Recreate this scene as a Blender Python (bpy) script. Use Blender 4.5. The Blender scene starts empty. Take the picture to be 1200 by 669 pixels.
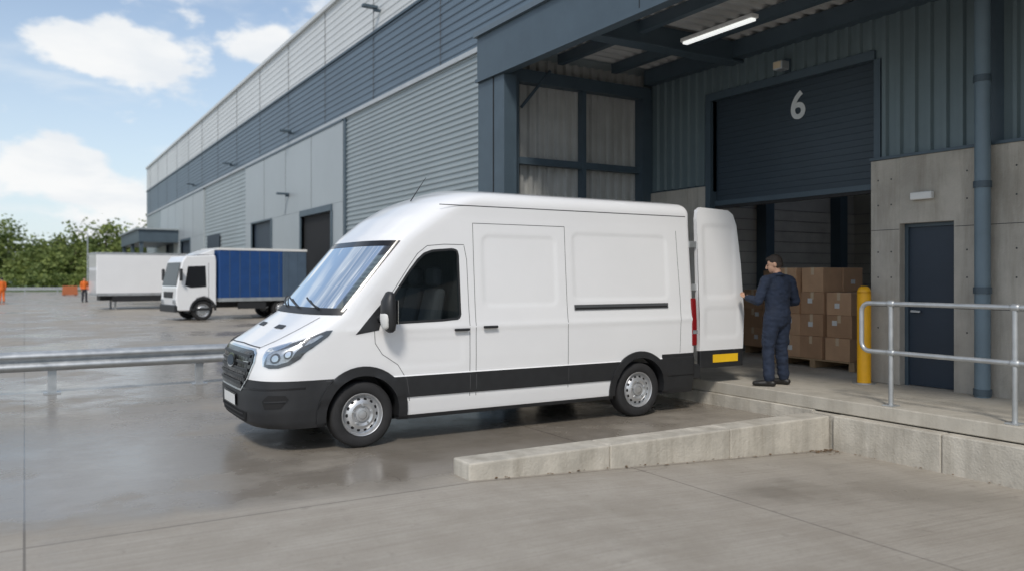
import bpy, bmesh, math, random
import numpy as np
from mathutils import Vector, Matrix, noise as mnoise
random.seed(7); np.random.seed(7)
scn=bpy.context.scene
COL=scn.collection
R=math.radians

# ---------------------------------------------------------------- materials
MATS={}
def M(name,col,rough=.5,metal=0.,var=.08,vs=2.,bump=0.,bs=40.,rvar=0.,coat=0.,stain=0.,emis=0):
    if name in MATS: return MATS[name]
    m=bpy.data.materials.new(name); m.use_nodes=True
    nt=m.node_tree; N=nt.nodes; L=nt.links
    b=N['Principled BSDF']
    b.inputs['Roughness'].default_value=rough; b.inputs['Metallic'].default_value=metal
    if coat: b.inputs['Coat Weight'].default_value=coat; b.inputs['Coat Roughness'].default_value=.04
    if emis:
        b.inputs['Emission Color'].default_value=tuple(col)+(1,); b.inputs['Emission Strength'].default_value=emis
    tc=N.new('ShaderNodeTexCoord')
    n=N.new('ShaderNodeTexNoise'); n.inputs['Scale'].default_value=vs; n.inputs['Detail'].default_value=6
    n.inputs['Roughness'].default_value=.62
    L.new(tc.outputs['Object'],n.inputs['Vector'])
    mx=N.new('ShaderNodeMix'); mx.data_type='RGBA'
    mr=N.new('ShaderNodeMapRange'); mr.inputs[1].default_value=.3; mr.inputs[2].default_value=.7
    L.new(n.outputs['Fac'],mr.inputs[0]); L.new(mr.outputs[0],mx.inputs['Factor'])
    mx.inputs[6].default_value=[max(0,c*(1-var)) for c in col]+[1]
    mx.inputs[7].default_value=[min(1,c*(1+var)) for c in col]+[1]
    out=mx.outputs[2]
    if stain:
        mp=N.new('ShaderNodeMapping'); mp.inputs['Scale'].default_value=(3.,3.,.35)
        L.new(tc.outputs['Object'],mp.inputs[0])
        n2=N.new('ShaderNodeTexNoise'); n2.inputs['Scale'].default_value=1.3; n2.inputs['Detail'].default_value=8; n2.inputs['Roughness'].default_value=.7
        L.new(mp.outputs[0],n2.inputs['Vector'])
        m2=N.new('ShaderNodeMapRange'); m2.inputs[1].default_value=.46; m2.inputs[2].default_value=.70; m2.inputs[4].default_value=stain
        L.new(n2.outputs['Fac'],m2.inputs[0])
        mx2=N.new('ShaderNodeMix'); mx2.data_type='RGBA'; L.new(m2.outputs[0],mx2.inputs['Factor'])
        L.new(out,mx2.inputs[6]); mx2.inputs[7].default_value=[col[0]*.46,col[1]*.43,col[2]*.38,1]
        out=mx2.outputs[2]
    L.new(out,b.inputs['Base Color'])
    if rvar:
        m3=N.new('ShaderNodeMapRange'); m3.inputs[1].default_value=.3; m3.inputs[2].default_value=.7
        m3.inputs[3].default_value=max(.02,rough-rvar); m3.inputs[4].default_value=min(1,rough+rvar)
        L.new(n.outputs['Fac'],m3.inputs[0]); L.new(m3.outputs[0],b.inputs['Roughness'])
    if bump:
        nb=N.new('ShaderNodeTexNoise'); nb.inputs['Scale'].default_value=bs; nb.inputs['Detail'].default_value=5
        L.new(tc.outputs['Object'],nb.inputs['Vector'])
        bp=N.new('ShaderNodeBump'); bp.inputs['Strength'].default_value=bump; bp.inputs['Distance'].default_value=.01
        L.new(nb.outputs['Fac'],bp.inputs['Height']); L.new(bp.outputs[0],b.inputs['Normal'])
    MATS[name]=m; return m
def glass_mat(name,tint,refl=1.0):
    m=bpy.data.materials.new(name); m.use_nodes=True; nt=m.node_tree; N=nt.nodes; L=nt.links
    N.remove(N['Principled BSDF'])
    t=N.new('ShaderNodeBsdfTransparent'); t.inputs[0].default_value=tint+(1,)
    g=N.new('ShaderNodeBsdfGlossy'); g.inputs['Roughness'].default_value=.02; g.inputs[0].default_value=(.9,.95,1,1)
    f=N.new('ShaderNodeFresnel'); f.inputs[0].default_value=1.5
    mu=N.new('ShaderNodeMath'); mu.operation='MULTIPLY_ADD'; mu.inputs[1].default_value=refl; mu.inputs[2].default_value=.03
    mu.use_clamp=True
    L.new(f.outputs[0],mu.inputs[0])
    x=N.new('ShaderNodeMixShader'); L.new(mu.outputs[0],x.inputs[0]); L.new(t.outputs[0],x.inputs[1]); L.new(g.outputs[0],x.inputs[2])
    L.new(x.outputs[0],N['Material Output'].inputs[0]); MATS[name]=m; return m

WHITE=M('van_white_paint',(.80,.805,.81),.28,0,.02,1.,coat=.8)
BLACKP=M('black_plastic',(.020,.021,.023),.5,0,.15,8,bump=.05,bs=300)
BLACKG=M('black_gloss',(.01,.01,.012),.15)
RUBBER=M('tyre_rubber',(.020,.020,.021),.8,0,.25,6,bump=.15,bs=80)
SILVER=M('wheel_silver',(.60,.61,.62),.35,.7,.08,6)
DARKM=M('dark_void',(.008,.008,.009),.8)
CHROME=M('chrome',(.75,.76,.77),.12,1)
GASK=M('panel_gap',(.07,.072,.075),.8)
REDL=M('red_lens',(.22,.006,.008),.2,coat=.4)
LAMPI=M('lamp_reflector',(.42,.44,.46),.25,.6,.35,30)
LAMPD=M('lamp_bezel',(.06,.063,.067),.3)
YEL=M('yellow_reflector',(.85,.52,.02),.4)
CABIN=M('cabin_trim',(.04,.042,.045),.8)
SEAT=M('seat_fabric',(.055,.057,.065),.9)
CARGO=M('cargo_lining',(.45,.44,.42),.7)
PLATE=M('number_plate_white',(.75,.75,.73),.4)
GLASS=glass_mat('window_glass',(.66,.72,.71),1.0)
GLASSW=glass_mat('windscreen_glass',(.66,.73,.74),1.15)
GLASSC=glass_mat('headlamp_lens',(.9,.92,.94),.8)
CONC=M('cast_concrete',(.43,.40,.35),.85,0,.18,1.4,bump=.5,bs=35,stain=.55)
CONCK=M('kerb_concrete',(.47,.44,.38),.85,0,.20,3,bump=.7,bs=40,stain=.55)
CLADT=M('teal_grey_cladding',(.135,.18,.195),.45,.1,.10,.8,stain=.15)
CLADD=M('slate_band_cladding',(.115,.16,.205),.45,.1,.06,.3)
CLADL=M('light_grey_cladding',(.62,.64,.64),.5,.05,.05,.2)
CLADM=M('mid_grey_cladding',(.32,.365,.38),.45,.1,.07,.25)
SMOOTHP=M('smooth_grey_panel',(.37,.405,.42),.45,.1,.06,.2)
GALV=M('galvanised_sheet',(.45,.455,.44),.5,.15,.15,1.1,stain=.25)
STEELB=M('blue_grey_steel',(.065,.094,.118),.45,.1,.12,1.5)
NAVY=M('navy_door',(.020,.033,.052),.5,0,.1,1)
ROLL=M('roller_slats',(.034,.050,.066),.45,.1,.12,.7)
GALVR=M('galvanised_rail',(.46,.48,.49),.42,.6,.15,5,rvar=.12)
DECK=M('soffit_deck',(.55,.55,.54),.5,.1,.1,1)
YELB=M('bollard_yellow',(.85,.43,.01),.45,0,.08,5)
WHITEP=M('white_plastic',(.7,.7,.68),.5)
CARD=M('cardboard',(.55,.34,.20),.85,0,.1,3,bump=.1,bs=60)
CARD2=M('cardboard_dark',(.45,.27,.155),.85,0,.1,3)
TAPE=M('parcel_tape',(.62,.48,.32),.3)
LABEL=M('paper_label',(.75,.75,.73),.7)
WOOD=M('pallet_wood',(.38,.26,.15),.85,0,.2,6)
BLOCK=M('interior_blockwork',(.40,.37,.32),.9,0,.12,2,bump=.4,bs=25)

# ---------------------------------------------------------------- helpers
def root(name,loc=(0,0,0),rz=0):
    e=bpy.data.objects.new(name,None); COL.objects.link(e); e.location=loc; e.rotation_euler[2]=rz
    e.empty_display_size=.2; return e
def link(me,name,par,mats=()):
    o=bpy.data.objects.new(name,me); COL.objects.link(o)
    for m in mats: me.materials.append(m)
    if par: o.parent=par
    return o
def sharp(me,ang=35):
    bm=bmesh.new(); bm.from_mesh(me)
    for f in bm.faces: f.smooth=True
    a=R(ang)
    for e in bm.edges:
        e.smooth = not (len(e.link_faces)==2 and e.calc_face_angle(0)>a)
    bm.to_mesh(me); bm.free()
def mesh(name,v,f,mat,par=None,smooth=None,fix=False):
    me=bpy.data.meshes.new(name); me.from_pydata([tuple(p) for p in v],[],f); me.update()
    if fix:
        bm=bmesh.new(); bm.from_mesh(me); bmesh.ops.remove_doubles(bm,verts=bm.verts,dist=1e-5)
        bmesh.ops.recalc_face_normals(bm,faces=bm.faces); bm.to_mesh(me); bm.free()
    if smooth is not None: sharp(me,smooth)
    return link(me,name,par,mat if isinstance(mat,(list,tuple)) else [mat])
def box(name,x0,x1,y0,y1,z0,z1,mat,par=None,bev=0,seg=2):
    v=[(x,y,z) for x in (x0,x1) for y in (y0,y1) for z in (z0,z1)]
    f=[(0,1,3,2),(4,6,7,5),(0,4,5,1),(2,3,7,6),(0,2,6,4),(1,5,7,3)]
    o=mesh(name,v,f,mat,par,fix=True)
    if bev:
        md=o.modifiers.new('b','BEVEL'); md.width=bev; md.segments=seg; md.limit_method='ANGLE'
    return o
def prism(name,poly,axis,a0,a1,mat,par=None,bev=0,seg=2):
    """poly 2D; axis 'y': poly=(x,z); 'x': poly=(y,z); 'z': (x,y)"""
    def P(p,a):
        return {'y':(p[0],a,p[1]),'x':(a,p[0],p[1]),'z':(p[0],p[1],a)}[axis]
    n=len(poly); v=[P(p,a0) for p in poly]+[P(p,a1) for p in poly]
    f=[tuple(range(n)),tuple(range(2*n-1,n-1,-1))]+[(i,(i+1)%n,n+(i+1)%n,n+i) for i in range(n)]
    o=mesh(name,v,f,mat,par,fix=True)
    if bev:
        md=o.modifiers.new('b','BEVEL'); md.width=bev; md.segments=seg; md.limit_method='ANGLE'; md.angle_limit=R(25)
    return o
def tubeg(V,F,pts,rad,seg=12,ref=Vector((1,0,0)),caps=True):
    pts=[Vector(p) for p in pts]; rings=[]
    rad=[(r,r) if not isinstance(r,(tuple,list)) else r for r in rad]
    n=len(pts)
    for i,p in enumerate(pts):
        t=(pts[min(i+1,n-1)]-pts[max(i-1,0)]).normalized()
        r=ref if abs(t.dot(ref))<.93 else Vector((0,1,0))
        a=(r-t*r.dot(t)).normalized(); b=t.cross(a)
        rings.append((p,a,b,t,rad[i]))
    if caps:
        p,a,b,t,r=rings[0]; m=min(r)
        ex=[(p-t*m*.85,a,b,t,(r[0]*.45,r[1]*.45)),(p-t*m*.5,a,b,t,(r[0]*.84,r[1]*.84))]
        p,a,b,t,r=rings[-1]; m=min(r)
        ex2=[(p+t*m*.5,a,b,t,(r[0]*.84,r[1]*.84)),(p+t*m*.85,a,b,t,(r[0]*.45,r[1]*.45))]
        rings=ex+rings+ex2
    s=len(V)
    for p,a,b,t,r in rings:
        for k in range(seg):
            th=2*math.pi*k/seg; V.append(p+a*math.cos(th)*r[0]+b*math.sin(th)*r[1])
    for i in range(len(rings)-1):
        for k in range(seg):
            F.append((s+i*seg+k,s+i*seg+(k+1)%seg,s+(i+1)*seg+(k+1)%seg,s+(i+1)*seg+k))
    F.append(tuple(s+k for k in range(seg))[::-1]); e=s+(len(rings)-1)*seg; F.append(tuple(e+k for k in range(seg)))
def tube(name,pts,rad,mat,par=None,seg=12,caps=False):
    V=[];F=[]; n=len(pts)
    if not isinstance(rad,(list,tuple)): rad=[rad]*n
    tubeg(V,F,pts,rad,seg,caps=caps)
    return mesh(name,V,F,mat,par,smooth=50)
def corr(name,O,Rv,n,E,Nv,depth,mat,par,prof=((0,0),(.55,0),(.65,1),(.9,1),(1,0))):
    """ribs: origin, run vector, number of ribs, extrusion vector, normal"""
    O=Vector(O);Rv=Vector(Rv);E=Vector(E);Nv=Vector(Nv); V=[];F=[]
    for i in range(n):
        for (u,h) in prof[:-1]:
            p=O+Rv*((i+u)/n)+Nv*h*depth; V+= [p,p+E]
    p=O+Rv; V+=[p,p+E]
    for i in range(len(V)//2-1): F.append((2*i,2*i+2,2*i+3,2*i+1))
    return mesh(name,V,F,mat,par)
def lathe(name,prof,mat,par,center,seg=48,side=-1,mats=None):
    """prof list of (r, outward y). axis = y, side=-1 outward is -y"""
    V=[];F=[];c=Vector(center)
    for r,h in prof:
        for k in range(seg):
            th=2*math.pi*k/seg; V.append(c+Vector((r*math.cos(th),side*h,r*math.sin(th))))
    for i in range(len(prof)-1):
        for k in range(seg):
            F.append((i*seg+k,i*seg+(k+1)%seg,(i+1)*seg+(k+1)%seg,(i+1)*seg+k))
    return mesh(name,V,F,mat,par,smooth=32,fix=True)
def apply_mods(o):
    dg=bpy.context.evaluated_depsgraph_get(); dg.update()
    me=bpy.data.meshes.new_from_object(o.evaluated_get(dg)); 
    o.modifiers.clear(); o.data=me; return o
def joinm(name,parts,par):
    """join list of (V,F,mat)"""
    V=[];F=[];mi=[];mats=[]
    for v,f,m in parts:
        s=len(V); V+=list(v); F+=[tuple(s+i for i in q) for q in f]
        if m not in mats: mats.append(m)
        mi+=[mats.index(m)]*len(f)
    me=bpy.data.meshes.new(name); me.from_pydata([tuple(p) for p in V],[],F); me.update()
    for i,p in enumerate(me.polygons): p.material_index=mi[i]
    return link(me,name,par,mats)

# ---------------------------------------------------------------- wheels
def wheel(par,name,c,side,r=.35,w=.22,van=True):
    e=bpy.data.objects.new(name,None); COL.objects.link(e); e.parent=par
    tp=[(r*.66,-w),(r*.86,-w),(r*.96,-w*.93),(r,-w*.8),(r,-w*.2),(r*.985,-w*.08),(r*.95,.0),(r*.90,.008),(r*.80,.012),(r*.70,.006),(r*.655,-.008),(r*.64,-.03)]
    lathe('tyre',tp,RUBBER,e,c,56,side)
    for k in range(3):
        yy=-w*(.35+.17*k); lathe('tread_groove',[(r*1.001,yy),(r*1.001,yy-.008)],DARKM,e,c,56,side)
    rp=[(r*.655,-.004),(r*.64,.004),(r*.62,.0),(r*.60,-.02),(r*.585,-.05),(r*.55,-.055),(r*.50,-.035),(r*.42,-.012),(r*.34,-.004),(r*.27,-.012),(r*.24,-.03),(r*.22,-.03),(r*.20,-.005),(r*.12,.0),(r*.0001,.002)]
    lathe('steel_rim',rp,SILVER,e,c,56,side)
    V=[];F=[]
    ns=14
    for k in range(ns):
        a=2*math.pi*k/ns; rr=r*.475
        for j in range(10):
            b=2*math.pi*j/10
            pr=rr+math.cos(b)*r*.045; pt=a+math.sin(b)*.115
            hh=-.024-.012*((pr-r*.43)/(r*.09))+.004
            V.append((c[0]+pr*math.cos(pt),c[1]+side*(hh+.003),c[2]+pr*math.sin(pt)))
        F.append(tuple(range(k*10,k*10+10)))
    mesh('rim_slots',V,F,DARKM,e)
    V=[];F=[]
    for k in range(5):
        a=2*math.pi*k/5+.3; rr=r*.29
        p=Vector((c[0]+rr*math.cos(a),c[1]+side*-.02,c[2]+rr*math.sin(a)))
        tubeg(V,F,[p,p+Vector((0,side*.03,0))],[r*.03]*2,8,caps=False)
    mesh('wheel_nuts',V,F,GALVR,e)
    lathe('hub_bore',[(r*.13,.004),(r*.11,-.01),(r*.0001,-.012)],BLACKP,e,c,24,side)
    return e

# ================================================================ VAN
van=root('delivery_van')
YC=9.18
zk=[.22,.30,.42,.6,.8,.95,1.03,1.07,1.12,1.2,1.3,1.40,1.42,2.2,2.27,2.49,2.65,2.74,2.80]
xk=[2.06,1.97,1.94,1.935,1.95,1.975,2.005,2.05,2.13,2.26,2.42,2.57,2.59,3.25,3.31,3.57,3.83,4.03,4.22]
zz=np.linspace(.2,2.82,1300); xx=np.interp(zz,zk,xk)
ker=np.ones(17)/17; xs=np.convolve(np.pad(xx,8,'edge'),ker,'valid'); xs=np.convolve(np.pad(xs,8,'edge'),ker,'valid')
def fx0(z): return float(np.interp(z,zz,xs))
def fL(z): return float(np.interp(z,[.3,.95,1.08,1.25,1.40,1.5,2.2,2.5,2.80],[.72,.72,.64,.50,.46,.46,.50,.60,.62]))
def fn(z): return float(np.interp(z,[.3,1.0,1.3,1.42,2.2,2.7],[3.8,3.5,3.2,3.0,3.0,2.7]))
def fW(z,cap=True):
    w=float(np.interp(z,[.25,.32,.45,.9,1.25,1.45,2.0,2.5,2.8],[.985,1.005,1.02,1.03,1.028,1.005,.965,.935,.93]))
    r=.16; T=2.80
    if z>T-r:
        q=min(1,(z-(T-r))/r); w-=r*(1-math.sqrt(max(0,1-q*q)))
    return w
def sst(a,b,x):
    t=min(1,max(0,(x-a)/(b-a))); return t*t*(3-2*t)
def rbox(x,z,x0,x1,z0,z1,r):
    cx=(x0+x1)/2;cz=(z0+z1)/2;hx=(x1-x0)/2-r;hz=(z1-z0)/2-r
    dx=abs(x-cx)-hx;dz=abs(z-cz)-hz
    return math.hypot(max(dx,0),max(dz,0))+min(max(dx,dz),0)-r
def dent(x,z):
    d=0
    for (a,b,c,e) in ((4.52,5.58,1.45,2.30),(5.80,7.36,1.50,2.36)):
        d-= .008*(1-sst(-.045,.0,rbox(x,z,a,b,c,e,.10)))
    if 3.3<x<4.33 : d-=.005*(1-sst(-.06,0,rbox(x,z,3.35,4.28,.80,1.16,.10)))
    d+= .006*math.exp(-((z-1.24)/.035)**2)*(1 if x>2.9 else 0)
    if .50<z<.735: d+=.014
    return d
def S(th,z,inset=0.,off=0.):
    """front surface, th in radians -pi/2..pi/2"""
    W=fW(z)-inset; L_=fL(z); n=fn(z); s=abs(math.sin(th)); c=abs(math.cos(th))
    y=W*math.copysign(s**(2/n),th); x=fx0(z)+inset*1.3+L_*(1-c**(2/n))
    return Vector((x,y+YC,z))
def Sn(th,z,off):
    e=.02; p=S(th,z); a=S(min(th+e,math.pi/2),z)-S(max(th-e,-math.pi/2),z); b=S(th,z+.01)-S(th,z-.01)
    n=a.cross(b); 
    if n.length<1e-9: n=Vector((-1,0,0))
    n.normalize()
    if n.x>0 and abs(n.x)>.2: n=-n
    if (n.y>0)!=(th>0) and abs(n.y)>.5: n=-n
    return p+n*off
def ring(z,inset=0.,x1=None,NT=26,c=1.,dz=0.,dx=0.,useD=True,xstep=.035):
    th=[math.pi/2*k/NT for k in range(NT+1)]
    side=[]
    for t in th:
        p=S(t,z,inset); side.append((p.x+dx,(p.y-YC)*c))
    xa=side[-1][0]; xr=7.80-.02*(z-.5)*.5 if x1 is None else x1
    if z>2.66 and x1 is None: xr-= .10*(1-math.sqrt(max(0,1-min(1,(z-2.66)/.14)**2)))
    ns=150 if x1 is None else 20
    W=side[-1][1]
    rr=.05 if x1 is None else .02
    for k in range(1,ns+1):
        side.append((xa+(xr-rr-xa)*k/ns,W))
    for k in range(1,5):
        a=math.pi/2*k/4; side.append((xr-rr+rr*math.sin(a),W-rr+rr*math.cos(a)))
    pts=[]
    for (x,y) in side:
        d=dent(x,z)*c if useD and x>xa+.0 else 0
        pts.append((x,y+d))
    right=[(x,YC+y,z+dz) for x,y in pts]; left=[(x,YC-y,z+dz) for x,y in pts[1:]]
    return right,left
def solid(name,rings,mats,matf=None):
    V=[];F=[];m=len(rings[0][0])
    idx=[]
    for r,l in rings:
        s=len(V); V+=r; V+=l; ri=[s+i for i in range(m)]; li=[s]+[s+m+i for i in range(m-1)]
        idx.append((ri,li))
    for a in range(len(idx)-1):
        r0,l0=idx[a];r1,l1=idx[a+1]
        for i in range(m-1):
            F.append((r0[i],r0[i+1],r1[i+1],r1[i])); F.append((l0[i+1],l0[i],l1[i],l1[i+1]))
        F.append((r0[-1],l0[-1],l1[-1],r1[-1]))
    for k,fl in ((0,1),(-1,0)):
        r,l=idx[k]
        F.append((r[0],r[1],l[1]))
        for i in range(1,m-1): F.append((r[i],r[i+1],l[i+1],l[i]))
    o=mesh(name,V,F,mats,van,fix=True)
    if matf:
        for p in o.data.polygons: p.material_index=matf(p.center)
    return o
zs=sorted(set([round(z,4) for z in list(np.arange(.26,2.63,.022))+[.495,.505,.73,.742,.752,.764]+list(2.64+.16*np.sin(np.linspace(0,math.pi/2,12)))]))
rings=[ring(z) for z in zs]
for c in (.93,.82,.66,.48,.28,.1,.01):
    rings.append(ring(2.80,c=c,dz=.075*(1-c*c),dx=.35*(1-c)))
def bm_mat(c):
    x,z=c.x,c.z
    if z<.758 and x<2.9: return 1
    if .50<z<.736: return 1
    if z<.78 and x>7.2: return 1
    if z<.31: return 1
    return 0
body=solid('body',rings,[WHITE,BLACKP,CABIN,CARGO],bm_mat)
# cutters
def bool_cut(target,cut):
    md=target.modifiers.new('c','BOOLEAN'); md.operation='DIFFERENCE'; md.solver='EXACT'; md.object=cut
cuts=[]
XF,XR=3.07,6.83
for x in (XF,XR):
    for s in (-1,1):
        V=[];F=[]; n=48
        for y in (YC+s*1.3,YC+s*.66):
            for k in range(n): V.append((x+.42*math.cos(2*math.pi*k/n),y,.36+.42*math.sin(2*math.pi*k/n)))
        for k in range(n): F.append((k,(k+1)%n,n+(k+1)%n,n+k))
        F.append(tuple(range(n))[::-1]);F.append(tuple(range(n,2*n)))
        o=mesh('cut',V,F,[WHITE,BLACKP,CABIN,CARGO],None,fix=True)
        for p in o.data.polygons:p.material_index=1
        cuts.append(o)
cav=solid('cut',[ring(z,inset=.05,x1=4.32,useD=False) for z in np.arange(1.0,2.24,.05)],[WHITE,BLACKP,CABIN,CARGO],lambda c:2)
cav.parent=None; cuts.append(cav)
WIN=[(3.20,1.305),(3.30,1.43),(3.45,1.64),(3.62,1.87),(3.72,1.99),(3.80,2.06),(3.90,2.095),(4.15,2.115),(4.205,2.10),(4.22,2.05),(4.225,1.38),(4.20,1.34),(4.0,1.325)]
w=prism('cut',WIN,'y',YC-1.3,YC+1.3,[WHITE,BLACKP,CABIN,CARGO]); 
for p in w.data.polygons:p.material_index=2
cuts.append(w)
# windscreen cutter
TH=R(70)
def grid_shell(t0,t1,z0,z1,o0,o1,nt=24,nz=14):
    V=[];F=[]
    for off in (o0,o1):
        for j in range(nz+1):
            for i in range(nt+1):
                V.append(Sn(t0+(t1-t0)*i/nt,z0+(z1-z0)*j/nz,off))
    w=nt+1;h=(nz+1)*w
    for j in range(nz):
        for i in range(nt):
            a=j*w+i; F.append((a,a+1,a+w+1,a+w)); F.append((h+a,h+a+w,h+a+w+1,h+a+1))
    bd=[i for i in range(w)]+[j*w+nt for j in range(1,nz+1)]+[nz*w+i for i in range(nt-1,-1,-1)]+[j*w for j in range(nz-1,0,-1)]
    for k in range(len(bd)):
        a,b=bd[k],bd[(k+1)%len(bd)]; F.append((a,h+a,h+b,b))
    return V,F
V,F=grid_shell(-TH,TH,1.47,2.17,.05,-.13)
w=mesh('cut',V,F,[WHITE,BLACKP,CABIN,CARGO],None,fix=True)
for p in w.data.polygons:p.material_index=2
cuts.append(w)
w=box('cut',4.55,8.2,YC-.86,YC+.86,.66,2.60,[WHITE,BLACKP,CABIN,CARGO])
for p in w.data.polygons:p.material_index=3
cuts.append(w)
for c in cuts: bool_cut(body,c)
apply_mods(body)
for c in cuts: bpy.data.objects.remove(c)
sharp(body.data,32)
# conforming panels
def conform(name,poly,mapper,mat,par=van,du=.04,dv=.04):
    bm=bmesh.new(); vs=[bm.verts.new((p[0],p[1],0)) for p in poly]; bm.faces.new(vs)
    u0=min(p[0] for p in poly);u1=max(p[0] for p in poly);v0=min(p[1] for p in poly);v1=max(p[1] for p in poly)
    u=u0+du
    while u<u1:
        bmesh.ops.bisect_plane(bm,geom=bm.verts[:]+bm.edges[:]+bm.faces[:],plane_co=(u,0,0),plane_no=(1,0,0)); u+=du
    v=v0+dv
    while v<v1:
        bmesh.ops.bisect_plane(bm,geom=bm.verts[:]+bm.edges[:]+bm.faces[:],plane_co=(0,v,0),plane_no=(0,1,0)); v+=dv
    for q in bm.verts: q.co=mapper(q.co.x,q.co.y)
    for f in bm.faces: f.smooth=True
    me=bpy.data.meshes.new(name); bm.to_mesh(me); bm.free()
    return link(me,name,par,[mat])
def sidemap(off,s=-1):
    return lambda x,z: Vector((x,YC+s*(fW(z)+dent(x,z)+off),z))
def frontmap(off):
    def f(y,z):
        W=fW(z); n=fn(z); th=math.asin(min(1,(abs(y)/W)**(n/2))); return Sn(math.copysign(th,y),z,off)
    return f
def thmap(off): return lambda t,z: Sn(R(t),z,off)
def stroke(pts,w):
    P=[Vector(p) for p in pts]; Lp=[];Rp=[]
    for i,p in enumerate(P):
        t=(P[min(i+1,len(P)-1)]-P[max(i-1,0)]).normalized(); n=Vector((-t.y,t.x))
        Lp.append(p+n*w/2);Rp.append(p-n*w/2)
    return [tuple(q) for q in Lp+Rp[::-1]]
def arc(cx,cz,r,a0,a1,n=24): return [(cx+r*math.cos(R(a0+(a1-a0)*k/n)),cz+r*math.sin(R(a0+(a1-a0)*k/n))) for k in range(n+1)]
RAILG=M('slider_rail_grey',(.10,.105,.11),.45,.3)
for s in (-1,1):
    conform('door_glass',WIN,sidemap(-.012,s),GLASS)
    for k in range(len(WIN)):
        a,b=WIN[k],WIN[(k+1)%len(WIN)]
        conform('window_seal',stroke([a,b],.026),sidemap(.003,s),BLACKP)
    conform('mirror_sail_trim',[(2.98,1.20),(3.24,1.24),(3.26,1.30),(3.20,1.31),(3.28,1.42),(3.42,1.61),(3.40,1.64),(3.22,1.46),(3.10,1.33)],sidemap(.004,s),BLACKP)
    for x in (XF,XR):
        outer=arc(x,.36,.505,-8,188); inner=arc(x,.36,.405,188,-8)
        if x==XR: outer=arc(x,.36,.49,-8,188)
        conform('wheel_arch_trim',outer+inner,sidemap(.022,s),BLACKP)
        V=[];F=[]
        ro=arc(x,.36,.49 if x==XR else .505,-8,188)
        for i,(a,b) in enumerate(ro): V+=[(a,YC+s*(fW(b)+dent(a,b)+.022),b),(a,YC+s*(fW(b)+dent(a,b)-.01),b)]
        for i in range(len(ro)-1): F.append((2*i,2*i+1,2*i+3,2*i+2))
        ri=arc(x,.36,.405,-8,188); k0=len(V)
        for (a,b) in ri: V+=[(a,YC+s*(fW(b)+dent(a,b)+.022),b),(a,YC+s*(fW(b)-.08),b)]
        for i in range(len(ri)-1): F.append((k0+2*i,k0+2*i+1,k0+2*i+3,k0+2*i+2))
        mesh('arch_lip',V,F,BLACKP,van)
    g=.0065
    lines=[ [(4.30,2.16),(4.33,2.0),(4.34,1.3),(4.34,.46)],
            [(3.19,1.24),(3.20,1.1),(3.28,.98),(3.46,.86),(3.56,.7),(3.60,.46)],
            [(3.28,1.46),(3.44,1.68),(3.62,1.93),(3.72,2.06),(3.84,2.15),(4.05,2.17),(4.30,2.17)],
            [(4.42,2.42),(4.42,1.3),(4.42,.46)],[(5.70,.46),(5.70,2.42)],[(4.42,2.42),(5.70,2.42)],
            [(7.52,.80),(7.55,1.5),(7.52,2.42)] ]
    for l in lines: conform('door_shut_line',stroke(l,g),sidemap(.0015,s),GASK)
    conform('roof_gutter_line',stroke([(4.0,2.62),(7.70,2.62)],.010),sidemap(.002,s),GASK)
    conform('slider_rail',[(5.80,1.40),(7.32,1.40),(7.32,1.465),(5.80,1.465)],sidemap(.012,s),RAILG)
    conform('slider_rail_slot',[(5.82,1.412),(7.30,1.412),(7.30,1.430),(5.82,1.430)],sidemap(.016,s),DARKM)
    for hx,hz in ((4.13,1.20),(4.50,1.22)):
        y=YC+s*(fW(hz)+dent(hx,hz))
        box('door_handle',hx,hx+.19,min(y+s*.02,y+s*.045),max(y+s*.02,y+s*.045),hz,hz+.03,BLACKP,van,.01)
        box('handle_mount',hx+.02,hx+.17,min(y,y+s*.022),max(y,y+s*.022),hz+.003,hz+.027,BLACKP,van)
    y=YC+s*.985
    prism('tail_lamp',[(y+s*.052,.88),(y+s*.052,1.2),(y+s*.030,1.52),(y-s*.06,1.52),(y-s*.06,.88)],'x',7.735,7.825,REDL,van,.012)
    prism('tail_lamp_mid',[(y+s*.055,1.04),(y+s*.055,1.09),(y-s*.05,1.09),(y-s*.05,1.04)],'x',7.745,7.829,LAMPI,van)
    for hz in (1.62,2.2): box('door_hinge',7.76,7.90,YC+s*.93-.02,YC+s*.93+.05,hz,hz+.09,GALVR,van,.008)
    my=YC+s*1.20
    V=[];F=[]
    tubeg(V,F,[(3.30,my,1.27),(3.29,my,1.34),(3.28,my,1.45),(3.28,my,1.55),(3.29,my,1.61)],[(.055,.085),(.075,.105),(.08,.11),(.075,.105),(.05,.08)],20)
    mesh('mirror_housing',V,F,BLACKP,van,smooth=50)
    V=[];F=[]
    tubeg(V,F,[(3.245,my,1.29),(3.238,my,1.36),(3.236,my,1.41)],[(.035,.075),(.04,.09),(.036,.088)],18)
    mesh('mirror_cap',V,F,WHITEP,van,smooth=50)
    V=[];F=[]
    tubeg(V,F,[(3.26,YC+s*.99,1.36),(3.28,YC+s*1.08,1.37),(3.29,my,1.42)],[(.05,.035),(.045,.03),(.04,.03)],12)
    mesh('mirror_arm',V,F,BLACKP,van,smooth=50)
    box('mirror_glass',3.355,3.362,my-.08,my+.08,1.31,1.56,CHROME,van)
    # headlights
    HL=[(43,.90),(41,.98),(42,1.065),(50,1.095),(62,1.145),(73,1.205),(80,1.25),(85,1.255),(86,1.20),(83,1.08),(78,.98),(70,.915),(60,.885),(50,.88)]
    hl=[(t*s,z) for t,z in HL]
    conform('headlamp_bezel',hl,thmap(.006),LAMPD,du=3,dv=.02)
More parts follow.
